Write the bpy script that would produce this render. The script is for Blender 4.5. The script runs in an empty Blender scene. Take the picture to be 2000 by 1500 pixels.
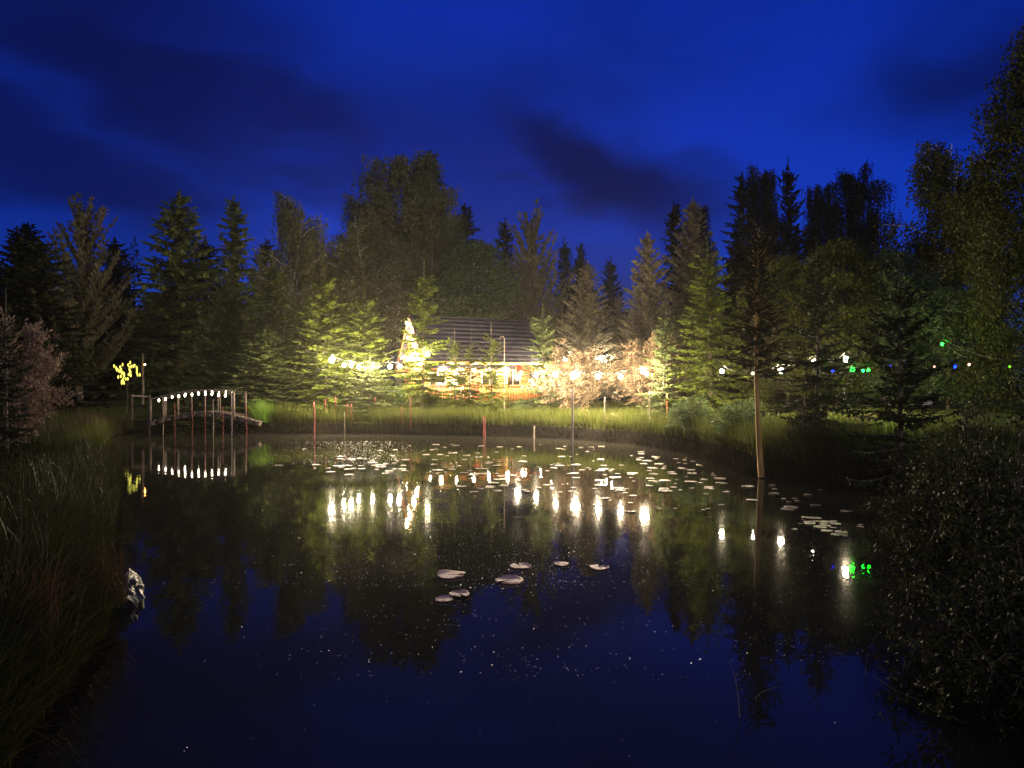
import bpy, math, random
import numpy as np
from mathutils import Vector, Matrix

R = math.radians
scene = bpy.context.scene
COL = scene.collection

# ------------------------------------------------------------------ camera
CAM_Z = 2.0
F = 1400.0                       # focal length in pixels of a 2000 px wide frame
cam_d = bpy.data.cameras.new('camera')
cam_d.sensor_width = 36.0
cam_d.lens = F / 2000.0 * 36.0
cam_d.clip_end = 2000.0
cam_d.clip_start = 0.05
cam = bpy.data.objects.new('camera', cam_d)
COL.objects.link(cam)
cam.location = (0, 0, CAM_Z)
cam.rotation_euler = (R(90), 0, 0)
scene.camera = cam

# ------------------------------------------------------------------ world: dusk sky with dark clouds
SUN_EL, SUN_ROT = R(2.0), R(180)
world = bpy.data.worlds.new('World')
scene.world = world
world.use_nodes = True
wt = world.node_tree
for n in list(wt.nodes):
    wt.nodes.remove(n)
wo = wt.nodes.new('ShaderNodeOutputWorld')
bg = wt.nodes.new('ShaderNodeBackground')
bg.inputs['Strength'].default_value = 0.1
wt.links.new(bg.outputs[0], wo.inputs[0])
sky = wt.nodes.new('ShaderNodeTexSky')
sky.sky_type = 'NISHITA'
sky.sun_disc = False
sky.sun_elevation = SUN_EL
sky.sun_rotation = SUN_ROT
sky.altitude = 200
sky.dust_density = 0.3
sky.ozone_density = 4.0
tint = wt.nodes.new('ShaderNodeMix'); tint.data_type = 'RGBA'; tint.blend_type = 'MULTIPLY'
tint.inputs['Factor'].default_value = 1.0
tint.inputs['B'].default_value = (0.16, 0.48, 2.85, 1)
wt.links.new(sky.outputs[0], tint.inputs['A'])
tc = wt.nodes.new('ShaderNodeTexCoord')
def wnoise(scale, detail, loc=(0, 0, 0)):
    mp = wt.nodes.new('ShaderNodeMapping'); mp.inputs['Location'].default_value = loc
    mp.inputs['Scale'].default_value = (1.0, 1.0, 2.2); mp.inputs['Rotation'].default_value = (0, R(20), 0)
    wt.links.new(tc.outputs['Generated'], mp.inputs['Vector'])
    nz = wt.nodes.new('ShaderNodeTexNoise'); nz.inputs['Scale'].default_value = scale
    nz.inputs['Detail'].default_value = detail; nz.inputs['Roughness'].default_value = 0.5
    wt.links.new(mp.outputs[0], nz.inputs['Vector'])
    return nz
def wmath(op, a, b=None):
    n = wt.nodes.new('ShaderNodeMath'); n.operation = op
    for k, v in enumerate((a, b)):
        if v is None: continue
        if isinstance(v, (int, float)): n.inputs[k].default_value = v
        else: wt.links.new(v, n.inputs[k])
    return n.outputs[0]
# direction warped by noise so that cloud banks get torn edges
nw = wnoise(3.2, 4)
vm = wt.nodes.new('ShaderNodeVectorMath'); vm.operation = 'SUBTRACT'; vm.inputs[1].default_value = (0.5, 0.5, 0.5)
wt.links.new(nw.outputs['Color'], vm.inputs[0])
vs = wt.nodes.new('ShaderNodeVectorMath'); vs.operation = 'SCALE'; vs.inputs['Scale'].default_value = 0.30
wt.links.new(vm.outputs[0], vs.inputs[0])
va = wt.nodes.new('ShaderNodeVectorMath'); va.operation = 'ADD'
wt.links.new(tc.outputs['Generated'], va.inputs[0]); wt.links.new(vs.outputs[0], va.inputs[1])
# long cloud banks: azimuth and elevation of the centre in degrees, half length, half width, tilt, density
banks = [(-31, 21.5, 16, 4.5, 24, 0.95), (-21, 18.0, 12, 3.0, 14, 0.85), (6.5, 17.6, 11.0, 3.8, 26, 0.95), (0.0, 16.2, 3.5, 1.1, 12, 0.7),
         (-33, 14.5, 14, 4.5, 8, 0.9), (-14, 14.0, 9, 2.4, 14, 0.6), (34, 21, 6, 4.5, 5, 0.8), (-38, 27, 16, 7, 18, 0.9),
         (-6, 20.5, 6, 1.8, 22, 0.45), (15, 17.0, 3.5, 1.6, 10, 0.5), (-27, 9.5, 12, 3.0, 4, 0.5), (6, 9.8, 10, 2.0, 8, 0.45)]
acc = None
for az, elv, hl, hw, tilt, dens in banks:
    a_, e_ = R(az), R(elv)
    mp = wt.nodes.new('ShaderNodeMapping'); mp.vector_type = 'TEXTURE'
    mp.inputs['Location'].default_value = (math.sin(a_) * math.cos(e_), math.cos(a_) * math.cos(e_), math.sin(e_))
    mp.inputs['Rotation'].default_value = (0, R(tilt), 0)
    mp.inputs['Scale'].default_value = (math.sin(R(hl)), 0.6, math.sin(R(hw)))
    wt.links.new(va.outputs[0], mp.inputs['Vector'])
    ln = wt.nodes.new('ShaderNodeVectorMath'); ln.operation = 'LENGTH'
    wt.links.new(mp.outputs[0], ln.inputs[0])
    mr = wt.nodes.new('ShaderNodeMapRange'); mr.interpolation_type = 'SMOOTHSTEP'
    mr.inputs['From Min'].default_value = 1.75; mr.inputs['From Max'].default_value = 0.25
    mr.inputs['To Min'].default_value = 0.0; mr.inputs['To Max'].default_value = dens
    wt.links.new(ln.outputs['Value'], mr.inputs['Value'])
    acc = mr.outputs[0] if acc is None else wmath('MAXIMUM', acc, mr.outputs[0])
nz = wnoise(1.7, 5, (3.1, 0.4, 1.7))
thin = wt.nodes.new('ShaderNodeMapRange'); thin.interpolation_type = 'SMOOTHSTEP'
thin.inputs['From Min'].default_value = 0.46; thin.inputs['From Max'].default_value = 0.72
thin.inputs['To Max'].default_value = 0.6
wt.links.new(nz.outputs['Fac'], thin.inputs['Value'])
fac = wmath('MAXIMUM', acc, thin.outputs[0])
cl = wt.nodes.new('ShaderNodeMix'); cl.data_type = 'RGBA'
cl.inputs['B'].default_value = (0.018, 0.050, 0.62, 1)
wt.links.new(fac, cl.inputs['Factor'])
wt.links.new(tint.outputs['Result'], cl.inputs['A'])
wt.links.new(cl.outputs['Result'], bg.inputs['Color'])

# ------------------------------------------------------------------ sun lamp: added fill from behind the camera, imitating a warm lamp there
sd = bpy.data.lights.new('sun', 'SUN')
sd.energy = 0.95
sd.angle = R(25)
sd.color = (1.0, 0.95, 0.78)
sun = bpy.data.objects.new('sun', sd)
COL.objects.link(sun)
sun.rotation_euler = Vector((-0.30, 0.9, -0.35)).to_track_quat('-Z', 'Y').to_euler()

# ------------------------------------------------------------------ render settings
scene.view_settings.view_transform = 'Standard'
scene.view_settings.look = 'None'
scene.view_settings.gamma = 1.0
scene.view_settings.exposure = 0.0
scene.view_settings.use_curve_mapping = False
scene.render.engine = 'CYCLES'
cy = scene.cycles
cy.use_denoising = True
cy.max_bounces = 5
cy.diffuse_bounces = 1
cy.glossy_bounces = 3
cy.transmission_bounces = 3
cy.transparent_max_bounces = 6
cy.volume_bounces = 0
cy.caustics_reflective = False
cy.caustics_refractive = False
cy.sample_clamp_indirect = 2.0
cy.sample_clamp_direct = 0.0
cy.use_light_tree = True
cy.filter_width = 1.5

# ------------------------------------------------------------------ helpers
def at(px, py, d):
    return Vector(((px - 1000.0) / F * d, d, CAM_Z - (py - 750.0) / F * d))

class MB:
    """collects vertices and faces; build() links them as ONE mesh object"""
    def __init__(self):
        self.v = []; self.f = {3: [], 4: []}; self.n = 0
    def add(self, verts, faces):
        verts = np.asarray(verts, dtype=np.float32).reshape(-1, 3)
        faces = np.asarray(faces, dtype=np.int64)
        if len(faces):
            self.f[faces.shape[1]].append(faces + self.n)
        self.v.append(verts); self.n += len(verts)
    def box(self, c, s, rot=None):
        x, y, z = s[0] / 2, s[1] / 2, s[2] / 2
        v = np.array([[-x,-y,-z],[x,-y,-z],[x,y,-z],[-x,y,-z],[-x,-y,z],[x,-y,z],[x,y,z],[-x,y,z]])
        if rot is not None:
            v = v @ np.array(rot.to_3x3()).T
        self.add(v + np.array(c), [[0,3,2,1],[4,5,6,7],[0,1,5,4],[1,2,6,5],[2,3,7,6],[3,0,4,7]])
    def bar(self, a, b, w, h):
        a = Vector(a); b = Vector(b); d = b - a
        q = d.to_track_quat('X', 'Z')
        self.box((a + b) / 2, (d.length, w, h), q.to_matrix())
    def tube(self, pts, rad, n=6, cap=True):
        pts = np.asarray(pts, dtype=float); m = len(pts)
        rad = np.broadcast_to(np.asarray(rad, dtype=float), (m,))
        t = np.gradient(pts, axis=0)
        t /= np.linalg.norm(t, axis=1, keepdims=True) + 1e-9
        ref = np.where(np.abs(t[:, 2:3]) > 0.9, np.array([[1.0, 0, 0]]), np.array([[0, 0, 1.0]]))
        u = np.cross(t, ref); u /= np.linalg.norm(u, axis=1, keepdims=True) + 1e-9
        w = np.cross(t, u)
        a = np.arange(n) * 2 * np.pi / n
        ring = (np.cos(a)[None, :, None] * u[:, None, :] + np.sin(a)[None, :, None] * w[:, None, :]) * rad[:, None, None] + pts[:, None, :]
        i = np.arange(m - 1)[:, None] * n; j = np.arange(n)[None, :]; k = (j + 1) % n
        q = np.stack([i + j, i + k, i + n + k, i + n + j], axis=-1).reshape(-1, 4)
        base = self.n
        self.add(ring.reshape(-1, 3), q)
        if cap:
            for o, c in ((0, pts[0]), ((m - 1) * n, pts[-1])):
                self.add([c], np.zeros((0, 3), dtype=int))
                ci = self.n - 1
                self.f[3].append(np.array([[base + o + x, base + o + (x + 1) % n, ci] for x in range(n)]))
    def kites(self, base, dirs, length, width, side, mid=0.4):
        """leaf or twig blades: base, left, tip, right"""
        base = np.asarray(base, float); dirs = np.asarray(dirs, float)
        L = np.asarray(length, float)[:, None]; W = np.asarray(width, float)[:, None]
        side = np.asarray(side, float)
        m = base + dirs * L * mid
        v = np.stack([base, m - side * W * 0.5, base + dirs * L, m + side * W * 0.5], axis=1).reshape(-1, 3)
        self.add(v, np.arange(len(base) * 4).reshape(-1, 4))
    def ico(self, c, r, sub=1, sz=1.0):
        import bmesh
        bm = bmesh.new()
        bmesh.ops.create_icosphere(bm, subdivisions=sub, radius=1.0)
        v = np.array([x.co[:] for x in bm.verts]) * np.array([r, r, r * sz]) + np.array(c)
        f = [[y.index for y in x.verts] for x in bm.faces]
        bm.free()
        self.add(v, f)
    def lathe(self, c, prof, n=8):
        a = np.arange(n) * 2 * np.pi / n
        m = len(prof)
        v = np.array([[c[0] + r * math.cos(t), c[1] + r * math.sin(t), c[2] + z] for r, z in prof for t in a])
        i = np.arange(m - 1)[:, None] * n; j = np.arange(n)[None, :]; k = (j + 1) % n
        self.add(v, np.stack([i + j, i + k, i + n + k, i + n + j], axis=-1).reshape(-1, 4))
    def mesh(self, name, mat=None, smooth=False):
        me = bpy.data.meshes.new(name)
        v = np.concatenate(self.v) if self.v else np.zeros((0, 3), np.float32)
        me.vertices.add(len(v)); me.vertices.foreach_set('co', v.astype(np.float32).ravel())
        idx, tot = [], []
        for k in (3, 4):
            if self.f[k]:
                a = np.concatenate(self.f[k]); idx.append(a.ravel()); tot.append(np.full(len(a), k))
        idx = np.concatenate(idx); tot = np.concatenate(tot)
        start = np.concatenate([[0], np.cumsum(tot)[:-1]])
        me.loops.add(len(idx)); me.loops.foreach_set('vertex_index', idx.astype(np.int32))
        me.polygons.add(len(tot)); me.polygons.foreach_set('loop_start', start.astype(np.int32))
        if smooth:
            me.polygons.foreach_set('use_smooth', np.ones(len(tot), bool))
        me.update(calc_edges=True); me.validate()
        if mat: me.materials.append(mat)
        return me
    def build(self, name, mat, parent=None, smooth=False):
        o = bpy.data.objects.new(name, self.mesh(name, mat, smooth))
        COL.objects.link(o); o.parent = parent
        return o

def tag(o, label=None, cat=None, group=None, kind=None):
    if label: o['label'] = label
    if cat: o['category'] = cat
    if group: o['group'] = group
    if kind: o['kind'] = kind
    return o

def empty(name, loc=(0, 0, 0), rz=0.0):
    o = bpy.data.objects.new(name, None)
    COL.objects.link(o); o.location = loc; o.rotation_euler = (0, 0, rz)
    o.empty_display_size = 0.2
    return o

def put(name, me, mat=None, parent=None):
    o = bpy.data.objects.new(name, me); COL.objects.link(o); o.parent = parent
    if mat is not None:
        o.material_slots[0].link = 'OBJECT'; o.material_slots[0].material = mat
    return o

def unit(v):
    return v / (np.linalg.norm(v, axis=-1, keepdims=True) + 1e-9)

# ------------------------------------------------------------------ materials
def nodes(name):
    m = bpy.data.materials.new(name); m.use_nodes = True
    t = m.node_tree
    for n in list(t.nodes): t.nodes.remove(n)
    o = t.nodes.new('ShaderNodeOutputMaterial')
    return m, t, o

def leaf_mat(name, c1, c2, rough=0.65, trans=0.25, spec=0.08):
    m, t, o = nodes(name)
    g = t.nodes.new('ShaderNodeNewGeometry')
    r = t.nodes.new('ShaderNodeValToRGB')
    r.color_ramp.elements[0].color = (*c1, 1); r.color_ramp.elements[1].color = (*c2, 1)
    t.links.new(g.outputs['Random Per Island'], r.inputs[0])
    oi = t.nodes.new('ShaderNodeObjectInfo')
    hs = t.nodes.new('ShaderNodeHueSaturation')
    mr = t.nodes.new('ShaderNodeMapRange')
    mr.inputs['To Min'].default_value = 0.8; mr.inputs['To Max'].default_value = 1.2
    t.links.new(oi.outputs['Random'], mr.inputs['Value'])
    t.links.new(mr.outputs[0], hs.inputs['Value'])
    t.links.new(r.outputs[0], hs.inputs['Color'])
    p = t.nodes.new('ShaderNodeBsdfPrincipled')
    p.inputs['Roughness'].default_value = rough
    p.inputs['Specular IOR Level'].default_value = spec
    t.links.new(hs.outputs[0], p.inputs['Base Color'])
    tr = t.nodes.new('ShaderNodeBsdfTranslucent')
    t.links.new(hs.outputs[0], tr.inputs[0])
    mx = t.nodes.new('ShaderNodeMixShader'); mx.inputs[0].default_value = trans
    t.links.new(p.outputs[0], mx.inputs[1]); t.links.new(tr.outputs[0], mx.inputs[2])
    t.links.new(mx.outputs[0], o.inputs[0])
    return m

def noise_mat(name, c1, c2, scale=8.0, rough=0.8, stretch=(1, 1, 1), bump=0.3, spec=0.3, metallic=0.0, lo=0.35, hi=0.65):
    m, t, o = nodes(name)
    tc = t.nodes.new('ShaderNodeTexCoord')
    mp = t.nodes.new('ShaderNodeMapping'); mp.inputs['Scale'].default_value = stretch
    t.links.new(tc.outputs['Object'], mp.inputs[0])
    nz = t.nodes.new('ShaderNodeTexNoise'); nz.inputs['Scale'].default_value = scale; nz.inputs['Detail'].default_value = 6
    t.links.new(mp.outputs[0], nz.inputs['Vector'])
    r = t.nodes.new('ShaderNodeValToRGB')
    r.color_ramp.elements[0].position = lo; r.color_ramp.elements[1].position = hi
    r.color_ramp.elements[0].color = (*c1, 1); r.color_ramp.elements[1].color = (*c2, 1)
    t.links.new(nz.outputs['Fac'], r.inputs[0])
    p = t.nodes.new('ShaderNodeBsdfPrincipled')
    p.inputs['Roughness'].default_value = rough; p.inputs['Metallic'].default_value = metallic
    p.inputs['Specular IOR Level'].default_value = spec
    t.links.new(r.outputs[0], p.inputs['Base Color'])
    b = t.nodes.new('ShaderNodeBump'); b.inputs['Strength'].default_value = bump; b.inputs['Distance'].default_value = 0.02
    t.links.new(nz.outputs['Fac'], b.inputs['Height']); t.links.new(b.outputs[0], p.inputs['Normal'])
    t.links.new(p.outputs[0], o.inputs[0])
    return m

def emit_mat(name, col, strength):
    m, t, o = nodes(name)
    e = t.nodes.new('ShaderNodeEmission')
    e.inputs[0].default_value = (*col, 1); e.inputs[1].default_value = strength
    t.links.new(e.outputs[0], o.inputs[0])
    return m

M = {}
M['bark'] = noise_mat('bark', (0.035, 0.025, 0.018), (0.11, 0.085, 0.06), 14, 0.9, (1, 1, 0.25), 0.8)
M['bark_pale'] = noise_mat('birch_bark', (0.10, 0.09, 0.075), (0.42, 0.40, 0.36), 7, 0.8, (1, 1, 0.6), 0.4, lo=0.3, hi=0.5)
M['bark_lamplit'] = noise_mat('lamplit_bark', (0.22, 0.12, 0.028), (0.40, 0.245, 0.065), 10, 0.85, (1, 1, 0.2), 0.7)  # amber glow of an unseen lamp put into the bark colour
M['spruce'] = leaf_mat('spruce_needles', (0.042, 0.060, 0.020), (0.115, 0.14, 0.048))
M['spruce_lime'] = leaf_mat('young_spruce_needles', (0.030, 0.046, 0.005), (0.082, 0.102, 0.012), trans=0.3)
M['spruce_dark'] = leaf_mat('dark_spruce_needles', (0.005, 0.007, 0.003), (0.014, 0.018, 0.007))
M['fir_warmlit'] = leaf_mat('warmlit_needles', (0.075, 0.066, 0.042), (0.18, 0.155, 0.10))  # brown cast of the warm bulb light painted into the needles
M['pine'] = leaf_mat('pine_needles', (0.055, 0.050, 0.026), (0.125, 0.11, 0.06))
M['birch'] = leaf_mat('birch_leaves', (0.060, 0.062, 0.028), (0.14, 0.14, 0.065), trans=0.3)
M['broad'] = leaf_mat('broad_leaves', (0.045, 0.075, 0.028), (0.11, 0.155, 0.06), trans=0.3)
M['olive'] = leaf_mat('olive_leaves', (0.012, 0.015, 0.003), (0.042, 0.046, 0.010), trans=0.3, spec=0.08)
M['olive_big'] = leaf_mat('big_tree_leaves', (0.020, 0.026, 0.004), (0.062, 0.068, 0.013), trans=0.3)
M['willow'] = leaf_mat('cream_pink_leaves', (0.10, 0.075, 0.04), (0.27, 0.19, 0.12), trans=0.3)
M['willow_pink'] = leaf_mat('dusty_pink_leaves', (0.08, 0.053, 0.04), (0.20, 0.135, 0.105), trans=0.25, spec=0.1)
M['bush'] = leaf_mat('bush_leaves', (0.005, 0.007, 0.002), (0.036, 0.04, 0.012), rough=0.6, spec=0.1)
M['grass'] = leaf_mat('grass_blades', (0.026, 0.036, 0.006), (0.072, 0.078, 0.015), trans=0.35)
M['grass_left'] = leaf_mat('long_grass_blades', (0.010, 0.014, 0.003), (0.048, 0.046, 0.014), trans=0.3, rough=0.5, spec=0.15)
M['shaded_fringe'] = leaf_mat('fringe_painted_shade', (0.004, 0.0045, 0.002), (0.012, 0.011, 0.006), trans=0.1, spec=0.03)  # darker grass: shade along the bank foot put into the blade colour
M['tussock'] = leaf_mat('bright_tussock_blades', (0.08, 0.16, 0.02), (0.16, 0.26, 0.04), trans=0.4)
M['tussock_dry'] = leaf_mat('dry_tussock_blades', (0.05, 0.026, 0.013), (0.12, 0.065, 0.032), trans=0.2)
M['wood'] = noise_mat('weathered_wood', (0.03, 0.023, 0.018), (0.09, 0.066, 0.055), 9, 0.8, (0.3, 1, 1), 0.4)
M['wood_pale'] = noise_mat('pale_wood', (0.10, 0.08, 0.06), (0.22, 0.17, 0.13), 9, 0.8, (1, 1, 0.2), 0.3)
M['mauve'] = noise_mat('mauve_pole_wood', (0.07, 0.05, 0.06), (0.16, 0.12, 0.135), 9, 0.8, (1, 1, 0.2), 0.3)
M['red_stake'] = noise_mat('red_stake_paint', (0.07, 0.012, 0.011), (0.16, 0.033, 0.03), 9, 0.7, (1, 1, 0.2), 0.3)
M['cable'] = noise_mat('black_cable', (0.01, 0.01, 0.01), (0.02, 0.02, 0.02), 5, 0.6)
M['socket'] = noise_mat('bulb_socket', (0.02, 0.02, 0.02), (0.05, 0.05, 0.05), 5, 0.5)
M['roof'] = noise_mat('dark_sheet_roof', (0.020, 0.018, 0.030), (0.038, 0.034, 0.052), 3, 0.7, bump=0.1, spec=0.2)
M['plank'] = noise_mat('honey_planks', (0.42, 0.24, 0.07), (0.62, 0.38, 0.13), 5, 0.6, (0.2, 1, 3), 0.2)
M['plank_red'] = noise_mat('orange_stained_wood', (0.40, 0.12, 0.03), (0.58, 0.20, 0.06), 5, 0.6, (0.3, 1, 2), 0.2)
M['brick_red'] = noise_mat('brick_pier', (0.30, 0.09, 0.05), (0.45, 0.16, 0.09), 20, 0.85)
M['white'] = noise_mat('white_paint', (0.70, 0.68, 0.62), (0.8, 0.78, 0.72), 4, 0.6)
M['canvas'] = noise_mat('orange_red_canvas', (0.50, 0.05, 0.015), (0.68, 0.10, 0.03), 3, 0.8, bump=0.1)
M['cushion'] = noise_mat('mauve_cushion', (0.22, 0.12, 0.22), (0.34, 0.22, 0.34), 6, 0.9)
M['stone'] = noise_mat('wet_stone', (0.015, 0.014, 0.014), (0.06, 0.055, 0.056), 9, 0.45, bump=1.0, spec=0.5)
M['rock_pink'] = noise_mat('pinkish_rock', (0.20, 0.13, 0.11), (0.42, 0.30, 0.27), 6, 0.8, bump=0.8)

WARM = (1.0, 0.80, 0.52)
BULB_L = 5600.0
M['bulb'] = emit_mat('lit_bulb', WARM, BULB_L)
M['bulb_cabin'] = emit_mat('lit_cabin_bulb', (1.0, 0.74, 0.40), 2100.0)
M['bulb_soft'] = emit_mat('lit_soft_bulb', WARM, 2600.0)
M['bulb_small'] = emit_mat('lit_small_bulb', (1.0, 0.82, 0.58), 3200.0)
M['bulb_dim'] = emit_mat('lit_dim_bulb', (1.0, 0.86, 0.66), 40.0)
M['bulb_bridge'] = emit_mat('lit_bridge_bulb', (1.0, 0.85, 0.60), 22.0)
M['fairy'] = emit_mat('lit_fairy_light', (1.0, 0.92, 0.14), 1.9)
M['amber_lamp'] = emit_mat('lit_amber_lamp', (1.0, 0.42, 0.08), 60.0)
M['bulb_green'] = emit_mat('lit_green_bulb', (0.0006, 1.0, 0.0016), 520.0)
M['bulb_teal'] = emit_mat('lit_teal_bulb', (0.001, 0.8, 0.02), 160.0)
M['bulb_blue'] = emit_mat('lit_blue_bulb', (0.001, 0.006, 1.0), 60.0)
M['bulb_pink'] = emit_mat('lit_pink_bulb', (1.0, 0.40, 0.30), 4.0)
M['bulb_lime'] = emit_mat('lit_lime_bulb', (0.006, 0.03, 0.0005), 60.0)

# --- ground
m, t, o = nodes('ground_soil_and_turf')
tc_ = t.nodes.new('ShaderNodeTexCoord')
n1 = t.nodes.new('ShaderNodeTexNoise'); n1.inputs['Scale'].default_value = 0.7; n1.inputs['Detail'].default_value = 8
t.links.new(tc_.outputs['Object'], n1.inputs['Vector'])
r1 = t.nodes.new('ShaderNodeValToRGB')
r1.color_ramp.elements[0].position = 0.35; r1.color_ramp.elements[0].color = (0.035, 0.028, 0.016, 1)
r1.color_ramp.elements[1].position = 0.6; r1.color_ramp.elements[1].color = (0.06, 0.075, 0.018, 1)
t.links.new(n1.outputs['Fac'], r1.inputs[0])
p = t.nodes.new('ShaderNodeBsdfPrincipled'); p.inputs['Roughness'].default_value = 0.95
p.inputs['Specular IOR Level'].default_value = 0.0
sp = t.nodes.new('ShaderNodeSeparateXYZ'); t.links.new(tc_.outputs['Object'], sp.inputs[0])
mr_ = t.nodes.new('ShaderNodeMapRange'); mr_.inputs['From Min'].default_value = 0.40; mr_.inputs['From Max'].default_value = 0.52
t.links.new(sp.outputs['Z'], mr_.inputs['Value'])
bank_shade = t.nodes.new('ShaderNodeMix'); bank_shade.data_type = 'RGBA'; bank_shade.inputs['A'].default_value = (0.006, 0.005, 0.0045, 1)  # near-black low on the slope: shade of the unlit bank painted in
t.links.new(mr_.outputs[0], bank_shade.inputs['Factor']); t.links.new(r1.outputs[0], bank_shade.inputs['B'])
t.links.new(bank_shade.outputs['Result'], p.inputs['Base Color'])
n2 = t.nodes.new('ShaderNodeTexNoise'); n2.inputs['Scale'].default_value = 14; n2.inputs['Detail'].default_value = 6
t.links.new(tc_.outputs['Object'], n2.inputs['Vector'])
b = t.nodes.new('ShaderNodeBump'); b.inputs['Strength'].default_value = 0.8; b.inputs['Distance'].default_value = 0.05
t.links.new(n2.outputs['Fac'], b.inputs['Height']); t.links.new(b.outputs[0], p.inputs['Normal'])
t.links.new(p.outputs[0], o.inputs[0])
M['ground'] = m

# --- water
m, t, o = nodes('still_pond_water')
tc_ = t.nodes.new('ShaderNodeTexCoord')
n1 = t.nodes.new('ShaderNodeTexNoise'); n1.inputs['Scale'].default_value = 2.2; n1.inputs['Detail'].default_value = 3
t.links.new(tc_.outputs['Object'], n1.inputs['Vector'])
n2 = t.nodes.new('ShaderNodeTexNoise'); n2.inputs['Scale'].default_value = 16.0; n2.inputs['Detail'].default_value = 2
t.links.new(tc_.outputs['Object'], n2.inputs['Vector'])
b1 = t.nodes.new('ShaderNodeBump'); b1.inputs['Strength'].default_value = 0.02; b1.inputs['Distance'].default_value = 0.1
t.links.new(n1.outputs['Fac'], b1.inputs['Height'])
b2 = t.nodes.new('ShaderNodeBump'); b2.inputs['Strength'].default_value = 0.025; b2.inputs['Distance'].default_value = 0.01
t.links.new(n2.outputs['Fac'], b2.inputs['Height']); t.links.new(b1.outputs[0], b2.inputs['Normal'])
p = t.nodes.new('ShaderNodeBsdfPrincipled')
p.inputs['Base Color'].default_value = (0.015, 0.014, 0.011, 1)
p.inputs['Roughness'].default_value = 0.004
p.inputs['IOR'].default_value = 1.33
p.inputs['Specular IOR Level'].default_value = 0.30
t.links.new(b2.outputs[0], p.inputs['Normal'])
p2 = t.nodes.new('ShaderNodeBsdfPrincipled')
p2.inputs['Base Color'].default_value = (0.006, 0.006, 0.005, 1); p2.inputs['Roughness'].default_value = 0.11; p2.inputs['IOR'].default_value = 1.33
n3 = t.nodes.new('ShaderNodeTexNoise'); n3.inputs['Scale'].default_value = 38.0; n3.inputs['Detail'].default_value = 2
t.links.new(tc_.outputs['Object'], n3.inputs['Vector'])
n4 = t.nodes.new('ShaderNodeTexNoise'); n4.inputs['Scale'].default_value = 0.5; n4.inputs['Detail'].default_value = 4
t.links.new(tc_.outputs['Object'], n4.inputs['Vector'])
ml = t.nodes.new('ShaderNodeMath'); ml.operation = 'MULTIPLY'
t.links.new(n3.outputs['Fac'], ml.inputs[0]); t.links.new(n4.outputs['Fac'], ml.inputs[1])
mr = t.nodes.new('ShaderNodeMapRange'); mr.inputs['From Min'].default_value = 0.20; mr.inputs['From Max'].default_value = 0.38
mr.inputs['To Min'].default_value = 0.0; mr.inputs['To Max'].default_value = 0.05
t.links.new(ml.outputs[0], mr.inputs['Value'])
mx = t.nodes.new('ShaderNodeMixShader')
t.links.new(mr.outputs[0], mx.inputs[0]); t.links.new(p.outputs[0], mx.inputs[1]); t.links.new(p2.outputs[0], mx.inputs[2])
t.links.new(mx.outputs[0], o.inputs[0])
M['water'] = m

# --- lily pads
m, t, o = nodes('lily_pad_leaf')
tc_ = t.nodes.new('ShaderNodeTexCoord')
oi = t.nodes.new('ShaderNodeObjectInfo')
n1 = t.nodes.new('ShaderNodeTexNoise'); n1.inputs['Scale'].default_value = 9; n1.inputs['Detail'].default_value = 4
t.links.new(tc_.outputs['Object'], n1.inputs['Vector'])
r1 = t.nodes.new('ShaderNodeValToRGB')
r1.color_ramp.elements[0].position = 0.3; r1.color_ramp.elements[0].color = (0.09, 0.058, 0.036, 1)
r1.color_ramp.elements[1].position = 0.6; r1.color_ramp.elements[1].color = (0.28, 0.195, 0.125, 1)
t.links.new(n1.outputs['Fac'], r1.inputs[0])
hs = t.nodes.new('ShaderNodeHueSaturation')
mr = t.nodes.new('ShaderNodeMapRange'); mr.inputs['To Min'].default_value = 0.45; mr.inputs['To Max'].default_value = 1.35
t.links.new(oi.outputs['Random'], mr.inputs['Value']); t.links.new(mr.outputs[0], hs.inputs['Value'])
t.links.new(r1.outputs[0], hs.inputs['Color'])
p = t.nodes.new('ShaderNodeBsdfPrincipled'); p.inputs['Roughness'].default_value = 0.5
p.inputs['Specular IOR Level'].default_value = 0.4
t.links.new(hs.outputs[0], p.inputs['Base Color'])
b = t.nodes.new('ShaderNodeBump'); b.inputs['Strength'].default_value = 0.5; b.inputs['Distance'].default_value = 0.02
t.links.new(n1.outputs['Fac'], b.inputs['Height']); t.links.new(b.outputs[0], p.inputs['Normal'])
t.links.new(p.outputs[0], o.inputs[0])
M['pad'] = m
M['speck'] = noise_mat('floating_specks', (0.35, 0.30, 0.24), (0.7, 0.62, 0.52), 3, 0.4, spec=0.6)

# ------------------------------------------------------------------ pond outline and terrain
POND = np.array([
    (-10.6, 28.9), (-8.5, 28.6), (-7, 28.5), (-3.5, 28.0), (0, 27.2), (2.2, 25.8), (4.0, 23.5), (5.0, 20.5),
    (5.2, 17.8), (5.1, 15.6), (5.8, 14.3), (7.2, 13.0), (8.6, 11.0), (8.3, 9.0), (6.4, 7.0), (5.0, 5.0),
    (3.4, 3.0), (1.5, 1.7), (-1.0, 1.5), (-2.3, 2.6), (-2.8, 4.4), (-3.2, 5.6), (-4.0, 6.9), (-4.6, 8.2), (-6.2, 11.2),
    (-8.2, 15.0), (-10.3, 18.7), (-12.5, 22.0), (-14.4, 25.0), (-15.3, 28.0), (-16.2, 33.0), (-14.5, 36.5),
    (-12.2, 35.0), (-11.2, 31.5)], dtype=float)

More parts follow.
